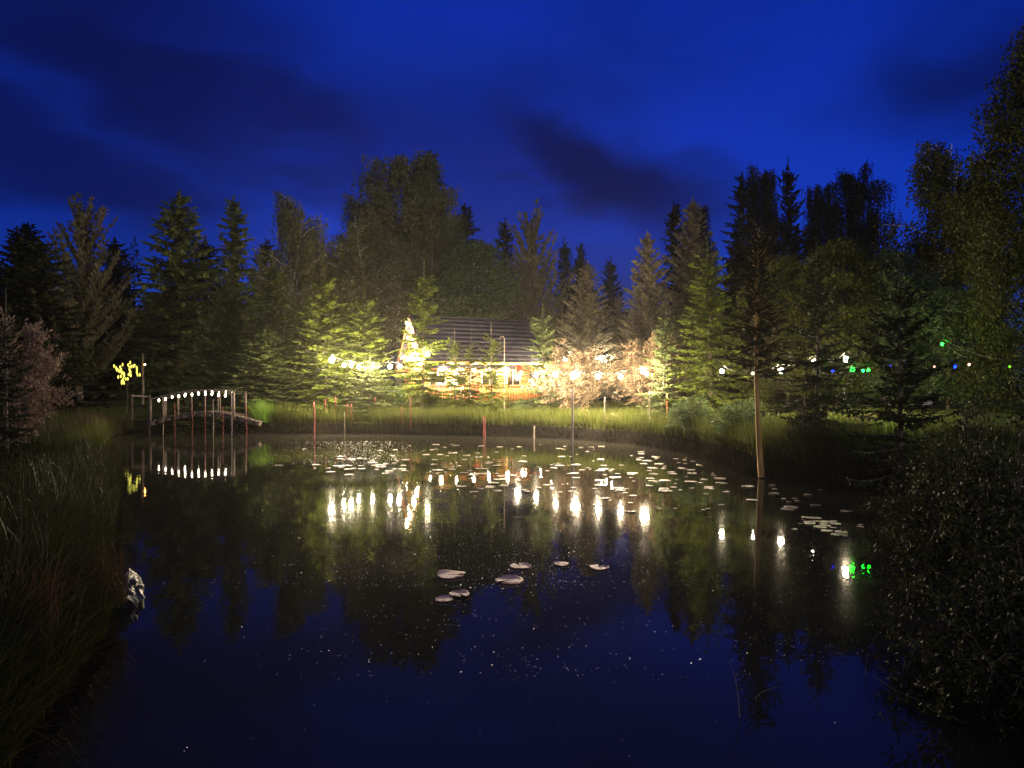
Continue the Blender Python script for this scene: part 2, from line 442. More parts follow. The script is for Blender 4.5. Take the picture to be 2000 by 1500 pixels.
def pond_sd(x, y):
    """signed distance to the pond outline, negative in the water"""
    P = np.stack([np.asarray(x, float).ravel(), np.asarray(y, float).ravel()], 1)
    A = POND; B = np.roll(POND, -1, axis=0)
    best = np.full(len(P), 1e9); inside = np.zeros(len(P), bool)
    for a, b_ in zip(A, B):
        ab = b_ - a
        tt = np.clip(((P - a) @ ab) / (ab @ ab), 0, 1)
        dd = np.linalg.norm(P - (a + tt[:, None] * ab), axis=1)
        best = np.minimum(best, dd)
        c = ((a[1] > P[:, 1]) != (b_[1] > P[:, 1]))
        xi = (b_[0] - a[0]) * (P[:, 1] - a[1]) / (b_[1] - a[1] + 1e-12) + a[0]
        inside ^= c & (P[:, 0] < xi)
    return np.where(inside, -best, best).reshape(np.shape(x))

def sm(x):
    x = np.clip(x, 0, 1); return x * x * (3 - 2 * x)

def hz(x, y):
    x = np.asarray(x, float); y = np.asarray(y, float)
    s = pond_sd(x, y)
    w = 0.05 * np.sin(x * 1.7 + y * 0.6) + 0.04 * np.sin(y * 2.3 - x * 0.9) + 0.25 * np.sin(x * 0.13) * np.sin(y * 0.11)
    out = 0.02 + 0.44 * sm(s / 0.32) + 0.60 * sm((s - 0.6) / 4.5) + w * sm(s / 2.0)
    ins = -0.7 * sm(-s / 1.2) + 0.02
    return np.where(s > 0, out, ins)

def hz1(x, y):
    return float(hz(np.array([x]), np.array([y]))[0])

def axis_steps(lo, hi, step, far):
    c = list(np.arange(lo, hi + 1e-6, step))
    a, g = c[-1], step
    while a < far: g *= 1.35; a += g; c.append(a)
    a, g = c[0], step
    while a > -far: g *= 1.35; a -= g; c.insert(0, a)
    return np.array(c)
xs = axis_steps(-20, 14, 0.14, 260); ys = axis_steps(0, 38, 0.14, 260)
X, Y = np.meshgrid(xs, ys)
Z = hz(X.ravel(), Y.ravel()).reshape(X.shape)
g = MB()
nx, ny = len(xs), len(ys)
i = np.arange(ny - 1)[:, None] * nx + np.arange(nx - 1)[None, :]
g.add(np.stack([X, Y, Z], -1).reshape(-1, 3), np.stack([i, i + 1, i + nx + 1, i + nx], -1).reshape(-1, 4))
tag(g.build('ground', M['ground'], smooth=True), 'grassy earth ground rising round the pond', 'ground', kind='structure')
wv = MB()
wv.add([(-22, 0.5, 0), (12, 0.5, 0), (12, 38, 0), (-22, 38, 0)], [[0, 1, 2, 3]])
tag(wv.build('pond_water', M['water']), 'still dark pond water mirroring trees and bulbs', 'pond', kind='structure')

# ------------------------------------------------------------------ tree builders: each returns (wood mesh, foliage mesh, height, radius)
def spray(mb, base, d, L, W, rng, cross=True):
    """needle sprays: a main blade with two side blades, crossed"""
    up = np.array([[0, 0, 1.0]])
    s1 = unit(np.cross(d, up) + rng.normal(0, 0.15, d.shape))
    s2 = unit(np.cross(d, s1))
    mb.kites(base, d, L, W, s1, 0.35)
    if cross: mb.kites(base, d, L, W * 0.8, s2, 0.35)
    for sg in (-1, 1):
        dd = unit(d * 0.75 + s1 * sg * 0.7 + rng.normal(0, 0.12, d.shape))
        sd_ = unit(np.cross(dd, s2) + rng.normal(0, 0.3, d.shape))
        f = rng.uniform(0.25, 0.55, len(d))[:, None]
        mb.kites(base + d * L[:, None] * f, dd, L * 0.5, W * 0.75, sd_, 0.4)

def spruce(H, RR, nwh, nbr, seed, step=0.15, tl=0.30, tw=0.075, droop=0.35, upturn=0.25, t0=0.06, lead=0.10,
           pw=0.85, irr=0.18, twig_up=-0.12, el=(-0.1, 0.9), hang=0.0, trunk=0.012, bend=0.0):
    rng = np.random.default_rng(seed)
    wood, fol = MB(), MB()
    zz = np.linspace(0, H, 14)
    bx = bend * np.sin(zz / H * 2.2); by = bend * 0.5 * np.sin(zz / H * 3.1)
    def axis(z): return np.array([np.interp(z, zz, bx), np.interp(z, zz, by), z])
    wood.tube(np.stack([bx, by, zz], 1), H * trunk * (1 - zz / H * 0.93) + 0.006, 7)
    for k in range(nwh):
        t_ = t0 + (1 - lead - t0) * (k / (nwh - 1)) ** 0.93
        nb = max(3, int(nbr * (0.7 + 0.3 * (1 - t_)) + rng.uniform(-0.5, 0.9)))
        a0 = rng.uniform(0, 6.28)
        for b_ in range(nb):
            z = H * t_ + rng.normal(0, 0.5 * H / nwh)
            az = a0 + b_ * 6.283 / nb + rng.normal(0, 0.25)
            Lb = RR * ((1 - t_) ** pw) * rng.uniform(1 - 2.2 * irr, 1 + irr * 0.7) + 0.08 * tl / 0.3
            if rng.random() < 0.05: Lb *= 1.25
            e = el[0] + (el[1] - el[0]) * t_ ** 1.5 + rng.normal(0, 0.08)
            n = max(3, int(Lb / step))
            s = np.linspace(0.10, 1.0, n)
            dr = droop * (1 - t_ * 0.7)
            c = np.array([math.cos(az), math.sin(az), 0]); sdv = np.array([-math.sin(az), math.cos(az), 0])
            wig = rng.normal(0, 0.05) * Lb
            def path(s): 
                s = np.asarray(s)[:, None]
                return axis(z) + c * (Lb * s) + sdv * (wig * s * s) + np.array([0, 0, 1.0]) * Lb * (e * s - dr * s ** 2 + upturn * (1 - t_) * s ** 3)
            pp = path(np.linspace(0, 1, 5))
            wood.tube(pp, np.linspace(0.006 + 0.010 * Lb, 0.004, 5), 3, cap=False)
            pts = path(s)
            tan = unit(np.gradient(pts, axis=0))
            for sg in (-1, 1):
                ang = rng.uniform(0.7, 1.15, n) * sg
                d = tan * np.cos(ang)[:, None] + sdv * np.sin(ang)[:, None]
                d[:, 2] += twig_up + rng.normal(0, 0.13, n)
                d = unit(d)
                l = (tl * (1.0 - 0.45 * s) * rng.uniform(0.6, 1.25, n)) * min(1.0, 0.30 + Lb / (1.2 * tl / 0.38))
                spray(fol, pts + rng.normal(0, 0.015, pts.shape), d, l, np.full(n, tw) * rng.uniform(0.7, 1.2, n), rng)
            if hang > 0:
                m_ = rng.random(n) < 0.7
                if m_.any():
                    k_ = int(m_.sum())
                    d = unit(np.stack([rng.normal(0, 0.25, k_), rng.normal(0, 0.25, k_), -np.ones(k_)], 1))
                    spray(fol, pts[m_], d, hang * rng.uniform(0.4, 1.2, k_), np.full(k_, tw), rng, cross=False)
            spray(fol, pts[-2:], unit(tan[-2:]), np.full(2, tl * 0.8 * min(1.0, 0.25 + Lb / 1.3)), np.full(2, tw * 0.8), rng)
    # the leader and its little upright shoots
    zl = np.linspace(H * (1 - lead * 1.3), H * 1.0, 7)
    base = np.array([axis(q) for q in zl]); n = len(zl)
    for q in range(3):
        a = rng.uniform(0, 6.28, n)
        d = unit(np.stack([np.cos(a), np.sin(a), rng.uniform(0.5, 1.1, n)], 1))
        fol.kites(base, d, np.linspace(tl * 0.55, tl * 0.15, n), np.full(n, tw * 0.7), unit(np.cross(d, [[0.1, 0.2, 1.0]])))
    fol.kites(base, np.tile([[0, 0, 1.0]], (n, 1)), np.full(n, tl * 0.7), np.full(n, tw * 0.7), np.tile([[1.0, 0, 0]], (n, 1)))
    fol.kites(base, np.tile([[0, 0, 1.0]], (n, 1)), np.full(n, tl * 0.7), np.full(n, tw * 0.7), np.tile([[0, 1.0, 0]], (n, 1)))
    return wood.mesh('conifer_trunk', M['bark'], True), fol.mesh('conifer_crown', M['spruce']), H, RR

def rand_leaves(mb, pts, rng, L, W, down=0.0, jit=0.3):
    n = len(pts)
    d = rng.normal(0, 1, (n, 3)); d[:, 2] -= down; d = unit(d)
    s = unit(np.cross(d, rng.normal(0, 1, (n, 3))))
    mb.kites(pts, d, L * rng.uniform(1 - jit, 1 + jit, n), W * rng.uniform(1 - jit, 1 + jit, n), s, 0.45)

def birch(H, RR, seed, stems=1, nlimb=20, strand=1.6, leaf=0.13, dens=1.0, t0=0.22):
    rng = np.random.default_rng(seed)
    wood, fol = MB(), MB()
    for st in range(stems):
        az = rng.uniform(0, 6.28); lean = (0.0 if stems == 1 else rng.uniform(0.06, 0.16)) * H
        hh = H * (1.0 if st == 0 else rng.uniform(0.75, 0.95))
        zz = np.linspace(0, hh, 12); u = zz / hh
        ax = np.stack([math.cos(az) * lean * u ** 1.3 + 0.15 * np.sin(u * 5 + st), math.sin(az) * lean * u ** 1.3 + 0.12 * np.sin(u * 4 + 2 * st), zz], 1)
        wood.tube(ax, H * 0.009 * (1 - u * 0.92) + 0.01, 7)
        for k in range(nlimb // stems):
            t_ = t0 + (0.97 - t0) * (k + rng.random()) / (nlimb // stems)
            p0 = np.array([np.interp(t_ * hh, zz, ax[:, q]) for q in range(3)])
            a = rng.uniform(0, 6.28)
            prof = math.sin(min(1.0, (1 - t_) * 1.5 + 0.30) * math.pi / 2) * (0.55 + 0.45 * min(1, t_ / 0.45))
            L = RR * prof * rng.uniform(0.6, 1.15)
            c = np.array([math.cos(a), math.sin(a), 0])
            s = np.linspace(0, 1, 7)[:, None]
            lp = p0 + c * L * s + np.array([0, 0, 1.0]) * (L * (1.15 * s - 0.55 * s * s)) + rng.normal(0, 0.05, (7, 3)) * s
            wood.tube(lp, np.linspace(H * 0.0032 * (1.1 - t_ * 0.5) + 0.01, 0.008, 7), 4, cap=False)
            ns = int((10 + 9 * L) * dens)
            for q in range(ns):
                f = rng.uniform(0.25, 1.0)
                b0 = np.array([np.interp(f, s[:, 0], lp[:, j]) for j in range(3)])
                out = rng.normal(0, 0.32 * (0.4 + 0.25 * L), 3); out[2] = abs(out[2]) * 0.7
                b0 = b0 + out
                sl = strand * rng.uniform(0.25, 1.15) * min(1.0, b0[2] / (H * 0.35))
                n = max(4, int(sl / 0.085))
                w = np.linspace(0, 1, n)
                sway = rng.normal(0, 0.12, 2)
                pp = b0 + np.stack([sway[0] * w ** 2, sway[1] * w ** 2, -sl * w], 1) + rng.normal(0, 0.06, (n, 3))
                rand_leaves(fol, pp, rng, leaf, leaf * 0.62, down=0.9)
    return wood.mesh('birch_trunk', M['bark_pale'], True), fol.mesh('birch_crown', M['birch']), H, RR

def broadleaf(H, RR, seed, nclump=90, nleaf=170, clump=0.75, leaf=0.16, low=0.12, power=1.0, shell=0.45, pts=None):
    rng = np.random.default_rng(seed)
    wood, fol = MB(), MB()
    zz = np.linspace(0, H * 0.85, 10); u = zz / zz[-1]
    ax = np.stack([0.12 * np.sin(u * 4 + seed), 0.12 * np.sin(u * 3 + 1), zz], 1)
    wood.tube(ax, H * 0.016 * (1 - u * 0.9) + 0.012, 7)
    lobes = rng.normal(0, 0.16, 8)
    for k in range(nclump):
        a = rng.uniform(0, 6.28)
        h = rng.uniform(0, 1) ** 0.9
        r = math.sin(math.pi * min(1, 0.14 + 0.86 * h) ** power) ** 0.65 if h < 0.97 else 0.15
        rr = RR * r * (1 - shell * rng.random() ** 2) * (1 + 0.16 * math.sin(3 * a + 7 * h + seed) + lobes[int(a * 1.27) % 8])
        z = H * (low + (1 - low) * h) - clump * 0.5
        c = np.array([rr * math.cos(a), rr * math.sin(a), z])
        z0 = max(0.12 * H, z - rr * 0.8 - 0.3)
        p0 = np.array([np.interp(z0, zz, ax[:, 0]), np.interp(z0, zz, ax[:, 1]), min(z0, zz[-1])])
        s = np.linspace(0, 1, 5)[:, None]
        wood.tube(p0 + (c - p0) * s + np.array([0, 0, 1.0]) * (0.25 * np.sin(s * 3.14)), np.linspace(0.008 + 0.0014 * H, 0.005, 5), 4, cap=False)
        cr_ = clump * rng.uniform(0.55, 1.25)
        n = int(nleaf * rng.uniform(0.6, 1.3))
        v = unit(rng.normal(0, 1, (n, 3))) * (rng.random(n) ** 0.5)[:, None] * cr_ * np.array([1.15, 1.15, 0.75])
        v += rng.normal(0, 0.12, (n, 3)) * cr_
        rand_leaves(fol, c + v, rng, leaf, leaf * 0.6, down=0.35)
    return wood.mesh('broadleaf_trunk', M['bark'], True), fol.mesh('broadleaf_crown', M['broad']), H, RR

def shrub(H, RR, seed, stems=45, shoots=9, leaf=0.10, lw=0.30, perm=26, spread=1.0, size=0.5):
    rng = np.random.default_rng(seed)
    wood, fol = MB(), MB()
    for k in range(stems):
        a = rng.uniform(0, 6.28); el = rng.uniform(0.1, 1.0) ** 0.8
        c = np.array([math.cos(a), math.sin(a), 0])
        Lr = RR * (1 - el * 0.75) * rng.uniform(0.7, 1.05) * spread; Hh = H * (0.25 + 0.72 * el) * rng.uniform(0.82, 1.08)
        s = np.linspace(0, 1, 8)[:, None]
        pp = c * (Lr * s ** 1.1) + np.array([0, 0, 1.0]) * (Hh * (1.55 * s - 0.55 * s * s)) + rng.normal(0, 0.02, (8, 3)) * s
        wood.tube(pp, np.linspace(0.016, 0.004, 8), 4, cap=False)
        for q in range(shoots):
            f = rng.uniform(0.25, 1.0)
            b0 = np.array([np.interp(f, s[:, 0], pp[:, j]) for j in range(3)])
            d = unit(c * rng.uniform(0.0, 0.9) + np.array([0, 0, rng.uniform(0.1, 0.9)]) + rng.normal(0, 0.45, 3))
            sl = size * rng.uniform(0.5, 1.2)
            w = np.linspace(0.1, 1, perm)
            pts = b0 + d * (sl * w)[:, None] + np.array([0, 0, -0.15]) * (w ** 2)[:, None] * sl + rng.normal(0, 0.03, (perm, 3))
            wood.tube(pts[::max(1, perm // 3)], 0.004, 3, cap=False)
            ld = unit(d + rng.normal(0, 0.75, (perm, 3)))
            sd_ = unit(np.cross(ld, rng.normal(0, 1, (perm, 3))))
            fol.kites(pts, ld, leaf * rng.uniform(0.65, 1.3, perm), leaf * lw * rng.uniform(0.8, 1.25, perm), sd_, 0.5)
    return wood.mesh('shrub_stems', M['bark'], True), fol.mesh('shrub_foliage', M['willow']), H, RR

P_ = {}
P_['mature_a'] = spruce(12, 2.5, 40, 9, 1, step=0.16, tl=0.55, tw=0.17, droop=0.42, upturn=0.3, hang=0.4, pw=0.85, irr=0.2, lead=0.04)
P_['mature_b'] = spruce(12, 2.2, 36, 8, 2, step=0.16, tl=0.55, tw=0.17, droop=0.3, upturn=0.28, hang=0.32, irr=0.26, pw=0.85, lead=0.05)
P_['mature_c'] = spruce(12, 2.4, 33, 8, 14, step=0.16, tl=0.6, tw=0.17, droop=0.5, upturn=0.42, hang=0.45, irr=0.3, pw=0.8, lead=0.05, bend=0.15)
P_['narrow'] = spruce(14, 1.5, 46, 7, 3, step=0.16, tl=0.55, tw=0.18, droop=0.5, upturn=0.2, irr=0.3, t0=0.10, hang=0.4, pw=0.75, lead=0.04)
P_['young_a'] = spruce(6, 1.35, 26, 8, 4, step=0.10, tl=0.38, tw=0.075, droop=0.38, upturn=0.30, lead=0.13, hang=0.12, pw=0.75)
P_['young_b'] = spruce(6, 1.25, 23, 7, 5, step=0.10, tl=0.38, tw=0.075, droop=0.30, upturn=0.22, lead=0.16, irr=0.26, hang=0.12, pw=0.75)
P_['young_c'] = spruce(4, 1.0, 17, 7, 6, step=0.09, tl=0.30, tw=0.06, droop=0.32, upturn=0.26, lead=0.22, irr=0.22, pw=0.8)
P_['near_a'] = spruce(6, 1.6, 21, 7, 7, step=0.075, tl=0.34, tw=0.055, droop=0.32, upturn=0.3, lead=0.12, irr=0.28, hang=0.2, bend=0.12)
P_['near_b'] = spruce(6, 1.7, 18, 7, 8, step=0.075, tl=0.34, tw=0.055, droop=0.24, upturn=0.34, lead=0.15, irr=0.3, hang=0.2, bend=0.1)
P_['near_c'] = spruce(5.5, 1.0, 24, 7, 9, step=0.075, tl=0.32, tw=0.055, droop=0.3, upturn=0.25, lead=0.05, irr=0.26, t0=0.42, pw=0.5, trunk=0.0145, bend=0.2)
P_['brown_cone'] = spruce(9, 2.2, 34, 11, 10, step=0.15, tl=0.42, tw=0.15, droop=0.15, upturn=0.3, twig_up=0.35, el=(0.1, 1.0), lead=0.04, pw=0.85, irr=0.16)
P_['pine'] = spruce(12, 3.0, 24, 8, 11, step=0.17, tl=0.85, tw=0.16, droop=-0.45, upturn=0.35, twig_up=1.6, el=(0.3, 2.6), irr=0.25, lead=0.03, pw=0.8, t0=0.10)
P_['birch_a'] = birch(19, 3.4, 21, 1, 44, 2.5, 0.19, 1.7)
P_['birch_b'] = birch(16, 3.0, 22, 3, 69, 2.2, 0.18, 1.3)
P_['broad_a'] = broadleaf(10, 2.9, 31, 150, 240, 0.85, 0.20)
P_['broad_b'] = broadleaf(7, 2.4, 32, 140, 240, 0.62, 0.14)
P_['poplar'] = broadleaf(13, 2.7, 33, 400, 250, 0.8, 0.12, low=0.04, power=0.8, shell=0.6)
P_['willow_a'] = shrub(2.9, 2.0, 41, 60, 11, 0.115, 0.34, 24)
P_['willow_b'] = shrub(3.2, 1.9, 42, 60, 11, 0.115, 0.34, 24)
P_['hedge'] = shrub(1.5, 1.1, 43, 34, 8, 0.07, 0.45, 22, size=0.35)
P_['near_bush'] = shrub(2.6, 1.7, 44, 60, 12, 0.062, 0.46, 24, size=0.42)

def tree(proto, name, label, cat, px, top, d, wpx, mat, bark=None, group=None, seed=None, x=None, base=None, parts=('trunk', 'crown')):
    """px, top: where the tip shows; d: metres away; wpx: crown width seen"""
    tr, cr_, H, RR = P_[proto]
    p = at(px, top, d)
    xx = p.x if x is None else x
    g0 = hz1(xx, d) if base is None else base
    h = p.z - g0
    sx = (wpx * (1.18 if wpx < 300 and 'willow' not in proto else 1.0) / F * d / 2) / RR
    e = empty(name, (xx, d, g0 - 0.03))
    e.scale = (sx, sx, h / H)
    rr = random.Random(seed if seed is not None else int(px * 7 + top * 3))
    e.rotation_euler = (rr.gauss(0, 0.018), rr.gauss(0, 0.018), rr.uniform(0, 6.28))
    tag(e, label, cat, group)
    put(parts[0], tr, bark or M['bark'], e); put(parts[1], cr_, mat, e)
    return e

# ------------------------------------------------------------------ trees of the place
G_BACK = 'dark conifers along the back of the garden'
T = tree
# left side
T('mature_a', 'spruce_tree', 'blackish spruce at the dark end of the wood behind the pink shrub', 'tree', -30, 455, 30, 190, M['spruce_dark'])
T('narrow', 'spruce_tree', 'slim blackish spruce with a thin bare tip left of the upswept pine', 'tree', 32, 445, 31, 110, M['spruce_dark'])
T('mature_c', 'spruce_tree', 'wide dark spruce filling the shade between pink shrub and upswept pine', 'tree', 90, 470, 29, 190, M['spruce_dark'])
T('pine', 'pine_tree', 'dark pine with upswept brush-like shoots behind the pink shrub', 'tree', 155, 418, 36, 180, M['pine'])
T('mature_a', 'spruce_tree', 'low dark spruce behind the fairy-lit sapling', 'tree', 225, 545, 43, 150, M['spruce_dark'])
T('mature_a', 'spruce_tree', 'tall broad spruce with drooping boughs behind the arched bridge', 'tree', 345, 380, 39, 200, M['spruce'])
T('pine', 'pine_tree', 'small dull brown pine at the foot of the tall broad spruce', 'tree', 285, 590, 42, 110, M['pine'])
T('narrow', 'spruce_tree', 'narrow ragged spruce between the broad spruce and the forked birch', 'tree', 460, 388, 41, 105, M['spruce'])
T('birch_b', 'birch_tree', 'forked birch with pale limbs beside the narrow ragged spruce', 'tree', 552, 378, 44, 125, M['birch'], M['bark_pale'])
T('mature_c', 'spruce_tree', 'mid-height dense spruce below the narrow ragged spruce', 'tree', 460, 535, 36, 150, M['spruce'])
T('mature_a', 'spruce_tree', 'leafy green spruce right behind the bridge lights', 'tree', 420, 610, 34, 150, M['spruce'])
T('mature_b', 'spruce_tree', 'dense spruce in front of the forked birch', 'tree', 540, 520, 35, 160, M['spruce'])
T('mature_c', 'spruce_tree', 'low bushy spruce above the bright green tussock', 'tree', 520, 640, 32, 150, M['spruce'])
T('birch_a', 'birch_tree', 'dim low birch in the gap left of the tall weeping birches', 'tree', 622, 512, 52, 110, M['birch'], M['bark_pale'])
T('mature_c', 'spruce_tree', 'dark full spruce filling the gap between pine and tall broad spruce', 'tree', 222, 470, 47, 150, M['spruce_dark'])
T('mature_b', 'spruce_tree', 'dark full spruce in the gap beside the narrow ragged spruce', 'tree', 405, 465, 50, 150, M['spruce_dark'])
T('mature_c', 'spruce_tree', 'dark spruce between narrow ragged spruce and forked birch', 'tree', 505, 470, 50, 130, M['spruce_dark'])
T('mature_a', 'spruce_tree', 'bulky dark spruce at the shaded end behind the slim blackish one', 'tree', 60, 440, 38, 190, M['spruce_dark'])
# tall birches behind the cabin
T('birch_b', 'birch_tree', 'shorter weeping birch on the edge of the tall birch clump', 'tree', 695, 385, 52, 140, M['birch'], M['bark_pale'])
T('birch_a', 'birch_tree', 'tallest weeping birch with a pale trunk behind the cabin', 'tree', 782, 303, 53, 190, M['birch'], M['bark_pale'])
T('narrow', 'spruce_tree', 'dark spruce tip poking out of the tall birch clump', 'tree', 833, 300, 56, 110, M['spruce_dark'])
T('birch_a', 'birch_tree', 'weeping birch hanging toward the cabin roof', 'tree', 838, 345, 51, 120, M['birch'], M['bark_pale'], seed=5)
T('birch_b', 'birch_tree', 'low drooping birch with thin stems in front of the tall birches', 'tree', 735, 420, 47, 150, M['birch'], M['bark_pale'], seed=9)
T('narrow', 'spruce_tree', 'dark pointed spruce rising above the round green tree', 'tree', 918, 405, 57, 100, M['spruce_dark'])
T('broad_a', 'broadleaf_tree', 'round green broadleaf tree directly behind the cabin roof', 'tree', 935, 470, 46, 165, M['broad'])
T('narrow', 'spruce_tree', 'dark spruce tip between round green tree and brown pine', 'tree', 980, 430, 58, 80, M['spruce_dark'])
T('pine', 'pine_tree', 'brownish pine with upswept brushes behind the roof end', 'tree', 1045, 440, 48, 150, M['pine'])
T('mature_b', 'spruce_tree', 'small dark spruce just right of the brown pine', 'tree', 1112, 470, 60, 80, M['spruce_dark'])
T('mature_a', 'spruce_tree', 'small dark spruce behind the brownish rounded conifer', 'tree', 1135, 478, 61, 80, M['spruce_dark'])
T('mature_b', 'spruce_tree', 'lowest dark spruce in the gap of the treeline', 'tree', 1188, 505, 58, 90, M['spruce_dark'])
T('brown_cone', 'conifer_tree', 'brownish rounded conifer behind the cream willow by the cabin', 'tree', 1140, 515, 39, 135, M['fir_warmlit'])
T('brown_cone', 'conifer_tree', 'grey-green dense cone-shaped conifer above the larger cream willow', 'tree', 1272, 458, 36, 130, M['fir_warmlit'])
T('brown_cone', 'conifer_tree', 'tallest dense brownish cone-shaped conifer beside the grey-green one', 'tree', 1350, 395, 38, 150, M['fir_warmlit'], seed=77)
T('narrow', 'spruce_tree', 'dark narrow spruce half hidden behind the tallest brownish cone', 'tree', 1328, 398, 44, 80, M['spruce_dark'])
T('brown_cone', 'conifer_tree', 'small dull conifer between the brownish rounded one and the grey-green cone', 'tree', 1208, 580, 42, 90, M['fir_warmlit'])
for px, top, w, pr, lb in ((1385, 400, 62, 'birch_a', 'slender dark birch just behind the tallest brownish cone'),
                           (1440, 348, 90, 'narrow', 'thin black spruce with a bare stem against the sky'),
                           (1485, 328, 85, 'birch_a', 'slim black birch between thin bare spruce and pointed spruce'),
                           (1547, 315, 100, 'mature_b', 'black pointed spruce, tallest of the back row'),
                           (1600, 365, 95, 'birch_a', 'rounded black birch next to the tallest back-row spruce'),
                           (1680, 335, 110, 'birch_a', 'black column-shaped birch standing alone in the back row')):
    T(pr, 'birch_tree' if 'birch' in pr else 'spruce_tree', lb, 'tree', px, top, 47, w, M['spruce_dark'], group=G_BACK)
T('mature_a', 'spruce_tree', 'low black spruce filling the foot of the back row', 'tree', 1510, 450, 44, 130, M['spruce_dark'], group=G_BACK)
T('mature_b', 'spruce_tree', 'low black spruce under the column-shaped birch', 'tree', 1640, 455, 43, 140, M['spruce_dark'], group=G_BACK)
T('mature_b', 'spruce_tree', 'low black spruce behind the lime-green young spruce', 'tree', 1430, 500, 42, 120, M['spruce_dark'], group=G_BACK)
# right side
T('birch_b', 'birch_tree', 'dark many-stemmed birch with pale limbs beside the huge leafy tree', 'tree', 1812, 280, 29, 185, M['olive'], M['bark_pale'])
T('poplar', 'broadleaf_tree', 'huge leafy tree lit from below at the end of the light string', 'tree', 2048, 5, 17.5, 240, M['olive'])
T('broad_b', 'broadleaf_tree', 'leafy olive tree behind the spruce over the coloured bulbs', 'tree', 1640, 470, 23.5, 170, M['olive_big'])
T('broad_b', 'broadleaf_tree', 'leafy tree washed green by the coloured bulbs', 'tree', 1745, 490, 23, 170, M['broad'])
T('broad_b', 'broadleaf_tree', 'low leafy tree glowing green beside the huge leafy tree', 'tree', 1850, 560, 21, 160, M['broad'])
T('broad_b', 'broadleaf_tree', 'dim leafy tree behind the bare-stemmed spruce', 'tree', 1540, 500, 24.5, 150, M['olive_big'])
T('young_a', 'spruce_tree', 'lime-green young spruce with layered boughs by the larger cream willow', 'tree', 1390, 478, 23, 140, M['spruce_lime'])
T('young_b', 'spruce_tree', 'thin young spruce standing in front of the larger cream willow', 'tree', 1292, 585, 24.2, 80, M['spruce'])
T('near_c', 'spruce_tree', 'spruce with a tall bare trunk coloured amber-lit at the water edge', 'tree', 1487, 440, 15.2, 125, M['spruce_dark'], M['bark_lamplit'], base=0.05)
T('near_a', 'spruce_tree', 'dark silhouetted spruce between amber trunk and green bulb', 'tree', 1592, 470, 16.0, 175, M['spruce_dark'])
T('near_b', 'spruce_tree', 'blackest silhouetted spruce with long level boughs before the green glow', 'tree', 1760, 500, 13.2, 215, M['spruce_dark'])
# young spruces on the far bank
Y = 'young spruces planted along the far bank'
T('young_a', 'spruce_tree', 'bright lime young spruce carrying the first bulbs of the bank string', 'tree', 636, 528, 30.8, 125, M['spruce_lime'], group=Y)
T('young_b', 'spruce_tree', 'slim lime young spruce between two wider lime ones', 'tree', 682, 560, 31.6, 85, M['spruce_lime'], group=Y)
T('young_a', 'spruce_tree', 'bushy lime young spruce beside the cabin gable', 'tree', 715, 568, 31.0, 115, M['spruce_lime'], group=Y, seed=3)
T('young_b', 'spruce_tree', 'young spruce crossing the gable and roof corner of the cabin', 'tree', 826, 500, 30.5, 98, M['spruce_lime'], group=Y)
T('young_c', 'spruce_tree', 'small young spruce with bare leader before the terrace door', 'tree', 889, 630, 29.8, 56, M['spruce_lime'], group=Y)
T('young_c', 'spruce_tree', 'smallest young spruce in front of the dark roof', 'tree', 915, 640, 30.4, 46, M['spruce_lime'], group=Y, seed=8)
T('young_c', 'spruce_tree', 'young spruce with curled leader shoots before the orange railing', 'tree', 961, 622, 29.4, 68, M['spruce_lime'], group=Y, seed=13)
T('young_b', 'spruce_tree', 'soft green young spruce at the right end of the cabin', 'tree', 1063, 590, 28.8, 84, M['spruce'], group=Y)
T('young_a', 'spruce_tree', 'dull green young spruce above the bright green tussock', 'tree', 588, 575, 34.0, 110, M['spruce'], group=Y)
T('young_b', 'spruce_tree', 'low shaded young spruce below the bushy lime one', 'tree', 722, 690, 29.8, 90, M['spruce'], group=Y, seed=31)
# willows
T('willow_a', 'willow_shrub', 'cream-leaved willow shrub glowing by the cabin end', 'shrub', 1125, 670, 28.2, 205, M['willow'], parts=('stems', 'foliage'))
T('willow_b', 'willow_shrub', 'larger cream-pink willow shrub behind the thin young spruce', 'shrub', 1270, 650, 27.2, 225, M['willow'], parts=('stems', 'foliage'))
T('willow_b', 'willow_shrub', 'dusty pink shrub on the dark grassy bank near the fairy-lit sapling', 'shrub', 30, 608, 15.5, 290, M['willow_pink'], parts=('stems', 'foliage'))
T('young_c', 'spruce_tree', 'dark slender spruce in front of the dusty pink shrub', 'tree', 14, 560, 13.0, 90, M['spruce_dark'])
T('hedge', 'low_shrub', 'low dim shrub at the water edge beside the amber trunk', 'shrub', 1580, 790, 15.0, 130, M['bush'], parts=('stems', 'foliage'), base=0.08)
T('hedge', 'low_shrub', 'low green shrub beneath the lime-green young spruce', 'shrub', 1350, 775, 21.5, 130, M['broad'], parts=('stems', 'foliage'))
T('hedge', 'low_shrub', 'low green shrub beneath the silhouetted spruces', 'shrub', 1450, 780, 18.5, 140, M['broad'], parts=('stems', 'foliage'))
T('hedge', 'low_shrub', 'low shrub in front of the cabin terrace door', 'shrub', 845, 768, 31.0, 90, M['broad'], parts=('stems', 'foliage'))
T('hedge', 'low_shrub', 'low shrub at the foot of the cabin gable', 'shrub', 775, 752, 31.5, 110, M['broad'], parts=('stems', 'foliage'))
T('hedge', 'low_shrub', 'low shrub in front of the orange railing end', 'shrub', 1030, 778, 29.5, 80, M['broad'], parts=('stems', 'foliage'))
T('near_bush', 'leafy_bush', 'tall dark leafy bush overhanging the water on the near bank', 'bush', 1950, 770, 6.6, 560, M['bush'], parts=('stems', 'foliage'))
T('near_bush', 'leafy_bush', 'lower dark leafy bush nearest the grass arcs on the near bank', 'bush', 2060, 1010, 4.3, 760, M['bush'], parts=('stems', 'foliage'), seed=12)
